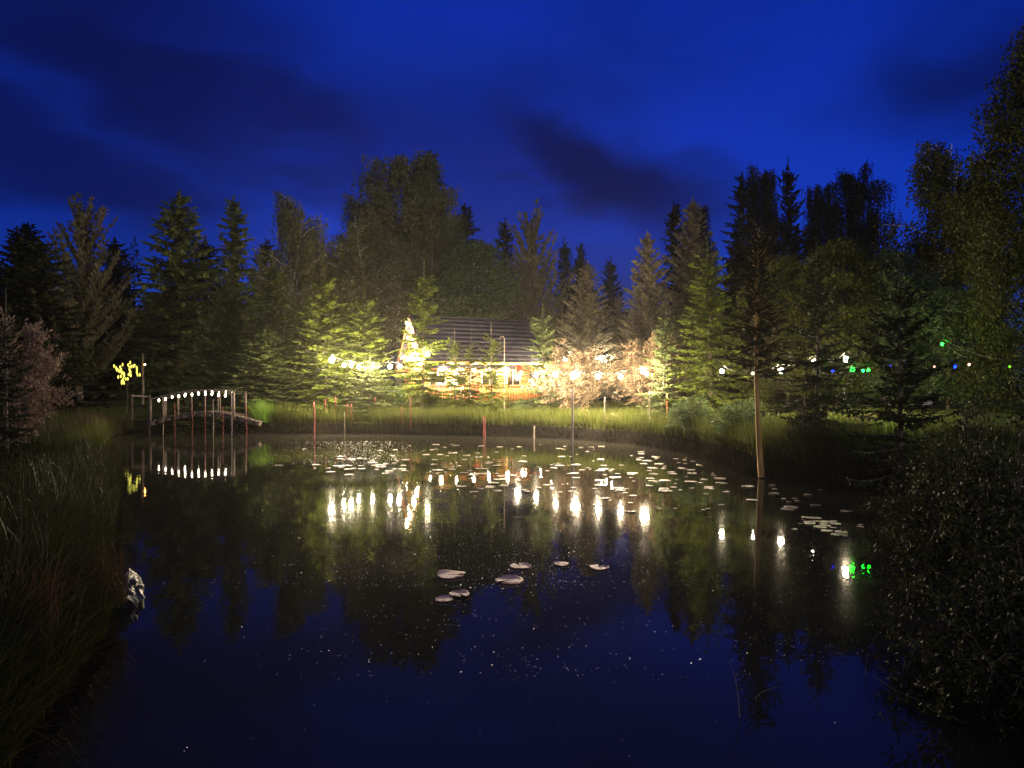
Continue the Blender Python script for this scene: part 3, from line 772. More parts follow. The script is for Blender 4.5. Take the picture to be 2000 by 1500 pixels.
T('near_bush', 'leafy_bush', 'rounded dark bush on the shore under the blackest silhouetted spruce', 'bush', 1860, 800, 9.6, 380, M['bush'], parts=('stems', 'foliage'), seed=17)

# far wood: one mass behind everything
rng = np.random.default_rng(99)
fw = MB()
for k in range(70):
    x0 = rng.uniform(-60, 50); y0 = rng.uniform(64, 84); h0 = rng.uniform(9, 13.5) * (1.15 if x0 < -25 or x0 > 18 else 0.85); r0 = rng.uniform(1.6, 2.6)
    n = 420
    u = rng.random(n) ** 1.3
    a = rng.uniform(0, 6.28, n); rr_ = r0 * (1 - u) ** 0.8 * rng.uniform(0.3, 1.1, n)
    pts = np.stack([x0 + rr_ * np.cos(a), y0 + rr_ * np.sin(a), 0.9 + h0 * (0.05 + 0.95 * u)], 1)
    d = unit(np.stack([np.cos(a), np.sin(a), rng.uniform(-0.6, 0.3, n)], 1))
    fw.kites(pts, d, np.full(n, 0.9) * (1.1 - u), np.full(n, 0.45), unit(np.cross(d, rng.normal(0, 1, (n, 3)))))
    fw.tube([(x0, y0, 0.4), (x0, y0, h0)], [0.16, 0.02], 5)
tag(fw.build('far_wood', M['spruce_dark']), 'far dark wood closing the view behind the garden trees', 'wood', kind='stuff')

# ------------------------------------------------------------------ grass
def blades(mb, x, y, z, h, w, rng, lean=0.35, segs=3, bias=(0, 0), up=1.0):
    n = len(x)
    a = rng.uniform(0, 6.283, n)
    ln = np.abs(rng.normal(0, lean, n)) * h
    dx = np.cos(a) * ln + bias[0] * h; dy = np.sin(a) * ln + bias[1] * h
    yaw = rng.uniform(0, 6.283, n)
    sx, sy = np.cos(yaw), np.sin(yaw)
    rows = []
    for k in range(segs + 1):
        s = k / segs
        cx = x + dx * s ** 2; cyy = y + dy * s ** 2
        cz = z + h * (s * up - 0.35 * np.minimum(1.6, np.hypot(dx, dy) / h) * s ** 2.5)
        ww = w * (1 - s) ** 0.7 * 0.5 + 0.0006
        rows.append(np.stack([cx - sx * ww, cyy - sy * ww, cz], 1)); rows.append(np.stack([cx + sx * ww, cyy + sy * ww, cz], 1))
    V = np.stack(rows, 1)
    q = []
    for k in range(segs):
        q.append([2 * k, 2 * k + 1, 2 * k + 3, 2 * k + 2])
    q = np.array(q)[None] + (np.arange(n) * (2 * segs + 2))[:, None, None]
    mb.add(V.reshape(-1, 3), q.reshape(-1, 4))

rng = np.random.default_rng(7)
def scatter(x0, x1, y0, y1, n, lo, hi, dens=None):
    x = rng.uniform(x0, x1, n); y = rng.uniform(y0, y1, n)
    s = pond_sd(x, y); k = (s > lo) & (s < hi)
    x, y, s = x[k], y[k], s[k]
    c = np.sin(x * 2.1 + y * 1.3) + np.sin(x * 0.9 - y * 2.7) + rng.normal(0, 0.9, len(x))
    k = c > -0.6
    x, y, s = x[k], y[k], s[k]
    return x, y, hz(x, y), s
# reeds on the far bank
mb = MB()
x, y, z, s = scatter(-10.8, 9.5, 14.5, 33, 260000, 0.25, 2.8)
h = rng.uniform(0.35, 0.8, len(x)) * (1.1 - 0.15 * s)
blades(mb, x, y, z - 0.03, h, rng.uniform(0.012, 0.022, len(x)), rng, 0.3, 2)
def fringe(mb, x0, x1, y0, y1, n, lo, hi, h0, h1, w0, w1, out=0.55):
    x = rng.uniform(x0, x1, n); y = rng.uniform(y0, y1, n); s = pond_sd(x, y); k = (s > lo) & (s < hi)
    x, y = x[k], y[k]
    c = np.sin(x * 3.1 + y * 2.3) + np.sin(x * 1.3 - y * 3.7); k = c + rng.normal(0, 0.8, len(x)) > -0.9; x, y = x[k], y[k]
    gx_ = pond_sd(x + 0.05, y) - pond_sd(x - 0.05, y); gy_ = pond_sd(x, y + 0.05) - pond_sd(x, y - 0.05)
    q_ = np.hypot(gx_, gy_) + 1e-6
    o_ = out * rng.uniform(0.3, 1.3, len(x))
    blades(mb, x, y, hz(x, y) - 0.02, rng.uniform(h0, h1, len(x)), rng.uniform(w0, w1, len(x)), rng, 0.3, 4, bias=(-gx_ / q_ * o_, -gy_ / q_ * o_), up=0.75)
tag(mb.build('bank_reeds', M['grass']), 'fine tall reed grass fringing the far bank', 'grass', kind='stuff')
mb = MB()
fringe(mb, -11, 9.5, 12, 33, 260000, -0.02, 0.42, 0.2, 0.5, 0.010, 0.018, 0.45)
tag(mb.build('bank_shade_fringe', M['shaded_fringe']), 'grass fringe hanging over the far waterline, coloured dark for shade', 'shaded_fringe', kind='stuff')
# lawn tufts behind
mb = MB()
x, y, z, s = scatter(-16, 10, 17, 42, 60000, 2.4, 12)
blades(mb, x, y, z - 0.02, rng.uniform(0.10, 0.28, len(x)), rng.uniform(0.012, 0.02, len(x)), rng, 0.4, 2)
tag(mb.build('lawn_grass', M['grass']), 'short lawn grass round the cabin and young trees', 'grass', kind='stuff')
# left bank long grass
mb = MB()
x, y, z, s = scatter(-22, -1.6, 2.2, 30, 230000, -0.02, 5.0)
k = rng.random(len(x)) < np.clip(9.0 / (y + 2), 0.15, 1)
x, y, z = x[k], y[k], z[k]
blades(mb, x, y, z - 0.02, rng.uniform(0.3, 0.75, len(x)), rng.uniform(0.006, 0.011, len(x)), rng, 0.5, 3, bias=(0.12, 0))
fringe(mb, -17, -1.5, 1.5, 30, 260000, 0.0, 0.5, 0.3, 0.7, 0.005, 0.010, 0.35)
fringe(mb, -5, -1.5, 1.5, 8, 60000, 0.0, 0.5, 0.25, 0.6, 0.005, 0.008, 0.35)
n = 16000
x = rng.uniform(-4.8, -1.6, n); y = rng.uniform(2.2, 7.5, n); s = pond_sd(x, y); k = (s > 0.0) & (s < 1.6)
x, y, s = x[k], y[k], s[k]
blades(mb, x, y, hz(x, y) - 0.02, rng.uniform(0.25, 0.7, len(x)), rng.uniform(0.005, 0.009, len(x)), rng, 0.6, 4, bias=(0.25, 0))
tag(mb.build('long_bank_grass', M['grass_left']), 'long tangled grass covering the dim bank by the stone', 'grass', kind='stuff')
# right bank grass
mb = MB()
x, y, z, s = scatter(1.5, 13, 1.2, 15, 60000, 0.0, 3.0)
blades(mb, x, y, z - 0.02, rng.uniform(0.25, 0.6, len(x)), rng.uniform(0.006, 0.010, len(x)), rng, 0.5, 3, bias=(-0.1, 0))
tag(mb.build('near_bank_grass', M['grass_left']), 'long grass under the dark leafy bushes', 'grass', kind='stuff')

def tussock(label, x, y, n, h, mat, rad=0.35, z=None, lean=0.55, w=0.014):
    mb = MB()
    a = rng.uniform(0, 6.283, n); r = rad * np.sqrt(rng.random(n))
    xx, yy = r * np.cos(a), r * np.sin(a)
    blades(mb, xx, yy, np.zeros(n), rng.uniform(0.5, 1.1, n) * h, np.full(n, w), rng, lean, 4)
    o = mb.build('grass_tussock', mat)
    o.location = (x, y, (hz1(x, y) if z is None else z) - 0.03)
    return tag(o, label, 'tussock')
q = at(512, 800, 29.3); tussock('bright green arching tussock at the cabin end of the bridge', q.x, q.y, 700, 1.0, M['tussock'], 0.45)
q = at(560, 800, 29.6); tussock('wider duller green tussock next to the bright one', q.x, q.y, 600, 0.8, M['grass'], 0.6)
q = at(180, 840, 21.0); tussock('dry rusty tussock drooping at the dim bank edge', q.x + 0.1, q.y, 500, 0.75, M['tussock_dry'], 0.3, lean=0.8)
q = at(95, 1180, 6.0); tussock('dry reddish tussock beside the wet stone', -3.55, 5.9, 600, 0.55, M['tussock_dry'], 0.35, lean=0.8, w=0.008)
q = at(0, 1290, 4.4); tussock('rusty clump of dead grass low on the near shore', -3.2, 4.5, 500, 0.5, M['tussock_dry'], 0.3, lean=0.7, w=0.007)
for px, py, d, lb in ((1690, 1330, 4.9, 'pale arching grass stem by the lower dark bush'), (1475, 1355, 4.55, 'bent pale reed lying over open water'),
                      (1445, 1400, 4.3, 'thin straight reed standing out of the water'), (1760, 1330, 4.7, 'pair of pale grass arcs before the leafy bush')):
    mb = MB()
    q = at(px, py, d); u = np.linspace(0, 1, 9)[:, None]
    bendx = 0.16 if 'straight' not in lb else -0.05
    top = 0.35 if 'lying' not in lb else 0.07
    for k_ in range(2 if 'pair' in lb else 1):
        pts = np.array([[0.05 * k_, 0.03 * k_, 0]]) + np.concatenate([bendx * u ** 1.6, 0.05 * u, top * (u * 1.5 - 0.55 * u ** 2)], 1)
        mb.tube(pts, np.linspace(0.0035, 0.001, 9), 4)
    o = mb.build('lone_reed', M['wood_pale']); o.location = (q.x, q.y, -0.01)
    tag(o, lb, 'reed')

# ------------------------------------------------------------------ lily pads and floating specks
def pad_mesh(seed, n=22, curl=0.02, rag=0.04):
    r_ = np.random.default_rng(seed)
    mb = MB()
    notch = 0.22
    a = np.linspace(notch, 2 * np.pi - notch, n)
    rr_ = 1 + rag * np.sin(a * 3 + seed) + r_.normal(0, rag * 0.4, n)
    rings = []
    for f, zz in ((0.0, 0.0), (0.5, 0.012), (0.88, 0.010), (1.0, None)):
        zv = (curl * (0.5 + 0.5 * np.sin(a * 2 + seed * 1.7)) + 0.012) if zz is None else np.full(n, zz) + r_.normal(0, 0.004, n)
        rings.append(np.stack([np.cos(a) * rr_ * f, np.sin(a) * rr_ * f, zv], 1))
    rings.append(np.stack([np.cos(a) * rr_ * 0.97, np.sin(a) * rr_ * 0.97, np.full(n, -0.03)], 1))
    V = np.concatenate(rings)
    i = np.arange(len(rings) - 1)[:, None] * n + np.arange(n - 1)[None, :]
    mb.add(V, np.stack([i, i + n, i + n + 1, i + 1], -1).reshape(-1, 4))
    return mb.mesh('lily_pad', M['pad'], True)
PADS = [pad_mesh(k, 16, 0.05, 0.05) for k in range(5)]
M['pad_near'] = noise_mat('pale_lily_pad', (0.40, 0.23, 0.16), (0.72, 0.46, 0.36), 7, 0.6, bump=0.5, spec=0.25)
NEAR = [pad_mesh(20 + k, 30, 0.10, 0.07) for k in range(6)]
for me_ in NEAR: me_.materials[0] = M['pad_near']
near_spec = [(880, 1124, 56, 'long cream lily pad with curled rim, leftmost of the loose floating seven'),
             (1016, 1107, 41, 'pinkish round lily pad just behind the wide pink one'),
             (996, 1135, 54, 'wide pink lily pad with ragged far rim'),
             (1097, 1103, 29, 'smallest loose lily pad with a split down the middle'),
             (1170, 1110, 37, 'yellowish oval lily pad farthest from the overlapping pair'),
             (867, 1172, 36, 'pale lily pad in the overlapping pair, nearer the stone'),
             (898, 1163, 40, 'pale upturned lily pad lapping over its twin')]
for k, (px, py, w, lb) in enumerate(near_spec):
    d = F * CAM_Z / (py - 750); r_ = w / F * d / 2
    o = put('lily_pad', NEAR[k % 6]); o.location = ((px - 1000) / F * d, d, 0.012 + 0.006 * (k == 6)); o.scale = (r_, r_, r_)
    o.rotation_euler = (0, 0, k * 1.9); tag(o, lb, 'lily pad', 'loose lily pads on open water')
rr = random.Random(4)
taken = []
cnt = 0
while cnt < 298:
    u = rr.random()
    if u < 0.13:
        px, py = rr.gauss(720, 60), rr.gauss(905, 9)
    elif u < 0.2:
        px, py = rr.gauss(1610, 28), rr.gauss(1030, 10)
    elif u < 0.4:
        px, py = rr.uniform(1150, 1610), rr.uniform(893, 1000)
    else:
        px, py = rr.uniform(730, 1420), 868 + 95 * rr.random() ** 1.2
    if py < 868 or (py > 930 and px < 900): continue
    lim = 872 + max(0, px - 1150) * 0.10
    if py < lim - 4: continue
    d = F * CAM_Z / (py - 750); x = (px - 1000) / F * d
    if float(pond_sd(np.array([x]), np.array([d]))[0]) > -0.35: continue
    r_ = 0.035 + 0.10 * rr.random() ** 1.6
    if any((x - a) ** 2 + (d - b_) ** 2 < (0.8 * (r_ + c)) ** 2 for a, b_, c in taken): continue
    taken.append((x, d, r_))
    o = put('lily_pad', PADS[cnt % 5]); o.location = (x, d, 0.008 + 0.006 * rr.random()); o.scale = (r_, r_, r_)
    o.rotation_euler = (rr.gauss(0, 0.02), rr.gauss(0, 0.02), rr.uniform(0, 6.28))
    if u < 0.13: lb, gr = 'small pale lily pad in the dense raft below the lime young spruces', 'lily pads rafted below the lime spruces'
    elif u < 0.2: lb, gr = 'lily pad in the close raft between amber trunk and dark leafy bush', 'lily pads rafted by the dark bush'
    elif px > 1180: lb, gr = 'thinly scattered lily pad on the dark water toward the amber trunk', 'lily pads strewn toward the amber trunk'
    else: lb, gr = 'small pale lily pad in the broad scatter before the cabin and mauve pole', 'lily pads scattered before the cabin'
    tag(o, lb, 'lily pad', gr)
    cnt += 1
mb = MB()
def specks(n, fx, fy, sz):
    px = fx(n); py = fy(n)
    d = F * CAM_Z / (py - 750); x = (px - 1000) / F * d
    k = pond_sd(x, d) < -0.15; x, d = x[k], d[k]; n = len(x)
    a = rng.uniform(0, 6.28, n); dr = np.stack([np.cos(a), np.sin(a), np.full(n, 0.3)], 1); sdv = np.stack([-np.sin(a), np.cos(a), rng.normal(0, 0.3, n)], 1)
    s_ = sz * rng.uniform(0.5, 1.5, n)
    mb.kites(np.stack([x, d, np.full(n, 0.004)], 1), dr, s_, s_ * 0.8, sdv, 0.5)
specks(800, lambda n: rng.normal(960, 260, n), lambda n: rng.uniform(1010, 1330, n), 0.011)
specks(2200, lambda n: rng.normal(950, 230, n), lambda n: rng.uniform(960, 1150, n), 0.013)
specks(2600, lambda n: rng.normal(685, 62, n), lambda n: rng.uniform(862, 908, n), 0.02)
specks(420, lambda n: rng.normal(1600, 110, n), lambda n: rng.uniform(1050, 1300, n), 0.010)
specks(60, lambda n: rng.uniform(250, 1700, n), lambda n: rng.uniform(1200, 1480, n), 0.008)
tag(mb.build('floating_specks', M['speck']), 'pale specks of pollen and petals floating on the pond', 'specks', kind='stuff')

# ------------------------------------------------------------------ stones
def stone(label, x, y, r, mat, seed, z=0.0):
    import bmesh
    bm = bmesh.new(); bmesh.ops.create_icosphere(bm, subdivisions=4, radius=1)
    from mathutils import noise
    for v in bm.verts:
        n1_ = noise.noise(v.co * 1.1 + Vector((seed, 0, 0))); n2_ = noise.noise(v.co * 3.2 + Vector((0, seed, 0))); n3_ = noise.noise(v.co * 8 + Vector((0, 0, seed)))
        v.co *= 1 + 0.35 * n1_ + 0.22 * n2_ + 0.10 * n3_
        v.co.z *= 0.75
    me = bpy.data.meshes.new('stone'); bm.to_mesh(me); bm.free(); me.materials.append(mat)
    o = bpy.data.objects.new('stone', me); COL.objects.link(o); o.location = (x, y, z); o.scale = (r, r, r)
    return tag(o, label, 'stone')
q = at(232, 1175, 6.6); stone('rough wet grey stone at the foot of the grassy bank', q.x - 0.05, q.y, 0.27, M['stone'], 3, 0.06)
q = at(1195, 790, 26.6); stone('pinkish rock on the lawn under the cream willows', q.x, q.y, 0.3, M['rock_pink'], 8, hz1(q.x, q.y) + 0.08)

# ------------------------------------------------------------------ stakes and poles
def stake(name, label, px, y0, y1, d, r, mat, cat, group=None, bend=0.0, sink=0.35):
    a, b_ = at(px, y0, d), at(px, y1, d)
    u = np.linspace(0, 1, 7)
    mb = MB()
    L = a.z - b_.z + sink
    mb.tube(np.stack([bend * np.sin(u * 2.6), 0.02 * np.sin(u * 5), L * u], 1), np.linspace(r * 1.1, r * 0.8, 7), 6)
    o = mb.build(name, mat, smooth=True); o.location = (a.x, d, b_.z - sink)
    return tag(o, label, cat, group)
SG = 'thin red stakes along the far bank'
for k, (px, y0, y1, d, r_, bd, lb) in enumerate((
        (613, 785, 848, 28.2, 0.045, 0.02, 'red stake below the first bulbs of the bank string'),
        (636, 780, 828, 29.2, 0.03, 0.0, 'short dull red stake beside the first red stake'),
        (655, 775, 822, 29.6, 0.03, 0.02, 'brownish red stake below the slim lime spruce'),
        (680, 788, 818, 29.4, 0.04, -0.02, 'left one of two red stakes standing as a close pair'),
        (686, 788, 822, 29.1, 0.035, 0.02, 'right one of two red stakes standing as a close pair'),
        (733, 775, 820, 29.5, 0.035, 0.0, 'rust red stake below the bushy lime spruce'),
        (783, 795, 838, 28.3, 0.03, 0.05, 'curved red stake below the cabin gable'),
        (803, 775, 837, 28.2, 0.04, -0.03, 'straight tall red stake under the gable corner'),
        (943, 812, 853, 27.4, 0.035, 0.03, 'darker stake of the leaning pair under the orange railing'),
        (949, 815, 856, 27.2, 0.045, -0.04, 'stouter red stake of the leaning pair under the orange railing'))):
    stake('red_stake', lb, px, y0, y1, d, r_ * 0.62, M['red_stake'], 'stake', SG, bd)
stake('thin_stake', 'thin pale stake standing in water below the slim lime spruce', 673, 805, 868, 27.6, 0.018, M['wood_pale'], 'stake')
stake('pale_stake', 'short pale stake between red pair and mauve pole', 1045, 832, 861, 26.2, 0.04, M['wood_pale'], 'stake', bend=-0.04)
stake('wooden_pole', 'tall mauve-grey pole standing in the water before the cream willow', 1117, 755, 872, 23.3, 0.042, M['mauve'], 'pole', bend=0.02)
stake('thin_stake', 'thin dark stake on the bank behind the mauve pole', 1182, 775, 838, 25.4, 0.025, M['bark'], 'stake', bend=-0.03)
stake('thin_stake', 'pale stake in front of the larger cream-pink willow', 1269, 763, 798, 23.8, 0.022, M['wood_pale'], 'stake')
stake('thin_stake', 'brown stake beside the thin young spruce', 1303, 768, 800, 23.6, 0.02, M['plank_red'], 'stake')
stake('red_stake', 'bent red rod beside the amber trunk', 1568, 772, 850, 15.4, 0.02, M['red_stake'], 'stake', bend=0.06)
mb = MB(); q = at(985, 690, 29.2); gz = hz1(q.x, q.y)
tp = 2 + (750 - 662) * 29.2 / F - gz
pth = [(0, 0, 0), (0, 0, tp * 0.5), (0, 0, tp)] + [(-0.09 + 0.09 * math.cos(a_), 0, tp + 0.12 * math.sin(a_)) for a_ in np.linspace(0.3, 3.3, 8)]
mb.tube(pth, 0.014, 6); o = mb.build('crook_pole', M['wood_pale'], smooth=True); o.location = (q.x, q.y, gz)
tag(o, 'thin crook-topped pole rising in front of the dark roof', 'pole')
stake('wooden_post', 'orange lit post next to the fairy-lit sapling', 279, 690, 775, 33.0, 0.06, M['bark'], 'post')

# ------------------------------------------------------------------ arched footbridge
BX0, BX1, BY = -14.6, -10.05, 29.2
def deck_z(u): return 0.46 + 0.42 * math.sin(math.pi * min(max(u, 0), 1))
br = empty('arched_footbridge', (0, BY, 0))
tag(br, 'small arched wooden footbridge hung with bulbs over the pond inlet', 'bridge')
NP = 34
for k in range(NP):
    u = (k + 0.5) / NP; u2 = u + 0.02
    xx = BX0 + (BX1 - BX0) * u
    sl = math.atan2(deck_z(u2) - deck_z(u - 0.02), (BX1 - BX0) * 0.04)
    mb = MB(); mb.box((0, 0, 0), ((BX1 - BX0) / NP * 0.92, 1.25 + 0.03 * math.sin(k * 3.7), 0.045))
    o = mb.build('plank', M['wood'], br); o.location = (xx, 0, deck_z(u)); o.rotation_euler = (0, -sl, 0)
for sy in (-1, 1):
    us = np.linspace(0, 1, 15)
    mb = MB()
    for a, b_ in zip(us[:-1], us[1:]):
        mb.bar((BX0 + (BX1 - BX0) * a, sy * 0.52, deck_z(a) - 0.10), (BX0 + (BX1 - BX0) * b_, sy * 0.52, deck_z(b_) - 0.10), 0.08, 0.14)
    mb.build('beam', M['wood'], br)
    mb = MB()
    mb.tube([(BX0 + (BX1 - BX0) * a, sy * 0.62, deck_z(a) + 0.88) for a in np.linspace(0.04, 0.77, 15)], 0.03, 6)
    mb.build('handrail', M['wood'], br, True)
    for u in (0.04, 0.16, 0.28, 0.40, 0.52, 0.65, 0.77):
        mb = MB(); hh = 0.92 + (0.14 if u in (0.04, 0.77) else 0)
        w = 0.085 if u in (0.04, 0.77) else 0.045
        mb.box((BX0 + (BX1 - BX0) * u, sy * 0.62, deck_z(u) + hh / 2 - 0.1), (w, w, hh))
        mb.build('post', M['wood'], br)
q = at(480, 772, 29.4)
stake('wooden_post', 'slim grey post at the cabin end of the bridge', 480, 768, 812, 29.0, 0.035, M['wood'], 'post')
# approach fence at the far end
fe = empty('approach_fence', (0, 0, 0)); tag(fe, 'low pole fence leading to the dark end of the bridge', 'fence')
a, b_ = at(258, 773, 30.5), at(292, 775, 29.6)
mb = MB(); mb.tube([a, b_], 0.035, 6); mb.build('rail', M['wood_pale'], fe)
for p_ in (a, b_):
    gz = hz1(p_.x, p_.y); mb = MB(); mb.tube([(p_.x, p_.y, min(gz, 0.3) - 0.1), (p_.x, p_.y, p_.z + 0.08)], 0.04, 6); mb.build('post', M['wood'], fe)
for k, (px, y0, y1, mat, lb) in enumerate(((318, 775, 818, M['wood_pale'], 'pale rod at the dark end of the bridge'),
                                     (342, 785, 818, M['red_stake'], 'short red rod in front of the bridge near its dark end'),
                                     (375, 782, 830, M['red_stake'], 'red rod in the water before the first half of the arch'),
                                     (401, 778, 830, M['red_stake'], 'red rod in the water before the crown of the arch'),
                                     (416, 780, 830, M['wood_pale'], 'thin pale rod right after the crown of the arch'),
                                     (436, 792, 830, M['red_stake'], 'red rod before the cabin half of the arch'),
                                     (452, 768, 850, M['mauve'], 'long mauve rod before the last bridge posts'),
                                     (482, 790, 836, M['red_stake'], 'red rod between bridge end and bright tussock'))):
    stake('thin_rod', lb, px, y0, y1, 28.0, 0.011, mat, 'rod', 'thin rods standing before the bridge', sink=max(0.35, at(0, y1, 28.0).z + 0.25), bend=0.015 * (-1) ** k)

# ------------------------------------------------------------------ light strings
bulb_cache = {}
def bulb_mesh(r, mat, sz=1.15):
    if 'bridge' in mat.name: sz = 1.9
    key = (round(r, 3), mat.name)
    if key not in bulb_cache:
        mb = MB(); mb.ico((0, 0, 0), r, 2, sz); bulb_cache[key] = mb.mesh('bulb', mat, True)
    return bulb_cache[key]
sock = MB(); sock.lathe((0, 0, 0), [(0.005, 0.16), (0.028, 0.15), (0.032, 0.07), (0.026, 0.05), (0.005, 0.045)], 8)
SOCK = sock.mesh('socket', M['socket'], True)

def string(label, spec, cable=True, group='festoon light strings', sag=0.12, parent=None, ends=None):
    """spec: list of (point, radius, material); one thing: cable plus every bulb with its socket"""
    e = empty('light_string', (0, 0, 0)) if parent is None else parent
    if parent is None: tag(e, label, 'lights', group)
    pts = [Vector(s[0]) for s in spec]
    if cable:
        hang = [p + Vector((0, 0, s[1] * 1.15 + 0.12)) for p, s in zip(pts, spec)]
        if ends: hang = [Vector(ends[0])] + hang + [Vector(ends[1])]
        path = []
        for a, b_ in zip(hang[:-1], hang[1:]):
            for u in np.linspace(0, 1, 6)[:-1]:
                p_ = a.lerp(b_, u); p_.z -= 4 * sag * u * (1 - u) * min(1, (b_ - a).length / 2); path.append(tuple(p_))
        path.append(tuple(hang[-1]))
        mb = MB(); mb.tube(path, 0.008, 4); mb.build('cable', M['cable'], e)
    for p_, (q_, r_, mt) in zip(pts, spec):
        o = put('bulb', bulb_mesh(r_, mt), None, e); o.location = p_
        s_ = put('socket', SOCK, None, o); k_ = r_ / 0.07; s_.scale = (k_, k_, k_)
    return e

def B(px, py, d, r=0.075, m_='bulb'): return (at(px, py, d), r * 0.8, M[m_])
string('warm bulb string through the lime young spruces beside the gable',
       [B(648, 703, 28.0, 0.115), B(672, 713, 28.3, 0.075), B(686, 713, 28.6, 0.08), B(701, 717, 29.2, 0.07), B(728, 716, 29.2, 0.07), B(762, 716, 29.3, 0.085), B(780, 716, 29.3, 0.08)])
string('bulb string crossing from the gable spruce along the bank willows',
       [B(835, 692, 29.8, 0.085), B(1011, 737, 28.0, 0.10), B(1047, 733, 27.4, 0.08), B(1085, 732, 25.8, 0.08), B(1120, 735, 25.4, 0.09), B(1128, 732, 25.3, 0.07),
        B(1168, 735, 24.8, 0.09), B(1212, 735, 24.0, 0.08), B(1256, 725, 23.7, 0.08), B(1263, 730, 23.5, 0.06)], sag=0.3)
string('bulb string through the dark spruces toward the coloured bulbs',
       [B(1410, 725, 21.0, 0.065, 'bulb_soft'), B(1470, 729, 20.4, 0.03, 'bulb_soft'), B(1525, 724, 19.8, 0.085, 'bulb_soft'), B(1590, 706, 19.1, 0.06, 'bulb_soft'), B(1652, 702, 17.6, 0.075, 'bulb_soft')], sag=0.3)
string('small distant bulbs strung behind the cream willows',
       [B(1078, 702, 38, 0.05, 'bulb_small'), B(1102, 703, 38, 0.05, 'bulb_small'), B(1108, 703, 38.2, 0.06, 'bulb_small'), B(1163, 701, 38, 0.04, 'bulb_small'),
        B(1170, 699, 38, 0.04, 'bulb_small'), B(1175, 702, 38.2, 0.04, 'bulb_small'), B(1183, 704, 38, 0.07, 'bulb_small'), B(1195, 698, 38, 0.04, 'bulb_small')])
string('string of green, blue and pink bulbs under the silhouetted spruces',
       [B(1597, 718, 17.2, 0.03, 'bulb_teal'), B(1626, 724, 17.0, 0.03, 'bulb_blue'), B(1665, 722, 16.8, 0.06, 'bulb_green'), B(1686, 724, 16.8, 0.03, 'bulb_teal'), B(1696, 723, 16.8, 0.035, 'bulb_green'),
        B(1740, 716, 16.6, 0.035, 'bulb_blue'), B(1770, 709, 16.4, 0.02, 'bulb_blue'), B(1825, 716, 16.2, 0.025, 'bulb_pink'), B(1865, 716, 16.0, 0.035, 'bulb_blue'),
        B(1893, 712, 16.0, 0.035, 'bulb_pink'), B(1840, 672, 17.6, 0.04, 'bulb_green'), B(1972, 716, 15.6, 0.03, 'bulb_lime')], group='coloured light strings')
zb = lambda px: BX0 + (BX1 - BX0) * 0
spec = []
for k in range(11):
    u = 0.12 + 0.58 * k / 10
    spec.append((Vector((BX0 + (BX1 - BX0) * u, BY - 0.67, deck_z(u) + 0.74 - 0.02 * (k % 2))), 0.032, M['bulb_bridge']))
string('row of bulbs along the near handrail of the bridge', spec, group='bridge light strings', sag=0.05)
spec = []
for k in range(9):
    u = 0.15 + 0.5 * k / 8
    spec.append((Vector((BX0 + (BX1 - BX0) * u, BY + 0.67, deck_z(u) + 0.80)), 0.03, M['bulb_bridge']))
string('row of smaller bulbs along the rear handrail of the bridge', spec, group='bridge light strings', sag=0.05)

# fairy-lit sapling beyond the bridge
q = at(248, 770, 33.5); gz = hz1(q.x, q.y)
sp_ = empty('fairy_lit_sapling', (q.x, q.y, gz)); tag(sp_, 'small bare sapling wound with yellow fairy lights beyond the bridge', 'sapling')
mb = MB(); mb.tube([(0, 0, 0), (0.03, 0, 0.7), (0.0, 0, 1.3)], [0.04, 0.03, 0.02], 6); mb.build('stem', M['bark'], sp_)
rr = random.Random(2)
for pts in ([(225, 715), (233, 722), (240, 728), (238, 745)], [(238, 712), (236, 722), (241, 735), (243, 748)], [(254, 708), (254, 718), (257, 726), (250, 740)],
            [(258, 716), (263, 714), (269, 722), (272, 732)], [(247, 735), (252, 727), (254, 731)], [(228, 722), (234, 728), (240, 732)]):
    w = [at(a_, b_, 33.5 + rr.uniform(-0.4, 0.4)) - Vector((q.x, q.y, gz)) for a_, b_ in pts]
    mb = MB(); mb.tube([(0, 0, 1.2)] + [tuple(v) for v in w[::-1]], 0.012, 4); mb.build('branch', M['bark'], sp_)
    for v, w2 in zip(w, w[1:] + [w[-1]]):
        for f in (0.0, 0.5):
            o = put('fairy_light', bulb_mesh(0.034, M['fairy'], 2.4), None, sp_); o.location = v.lerp(w2, f) + Vector((rr.gauss(0, 0.03), rr.gauss(0, 0.1), 0))
q = at(283, 712, 32.6)
lm = empty('amber_lamp', q); tag(lm, 'tiny amber lamp glowing on the post by the fairy-lit sapling', 'lamp')
put('bulb', bulb_mesh(0.035, M['amber_lamp']), None, lm)
mb = MB(); mb.tube([(0, 0.1, 0.05), (-0.1, 0.42, 0.12)], 0.012, 5); mb.build('bracket', M['socket'], lm)

# ------------------------------------------------------------------ cabin
A_ = math.atan2(3.0, 5.9)
CL, HW = 6.6, 1.95                       # length along the ridge, half width
corner = at(805, 618, 37.0)
gx, gy = corner.x, corner.y
cz = 1.0
cab = empty('log_cabin', (gx, gy, cz), A_)
tag(cab, 'small wooden cabin with steep dark roof, yellow gable and lit terrace', 'cabin')
RZ, EZ = corner.z - cz, 3.15 - cz        # ridge and eave heights above the floor
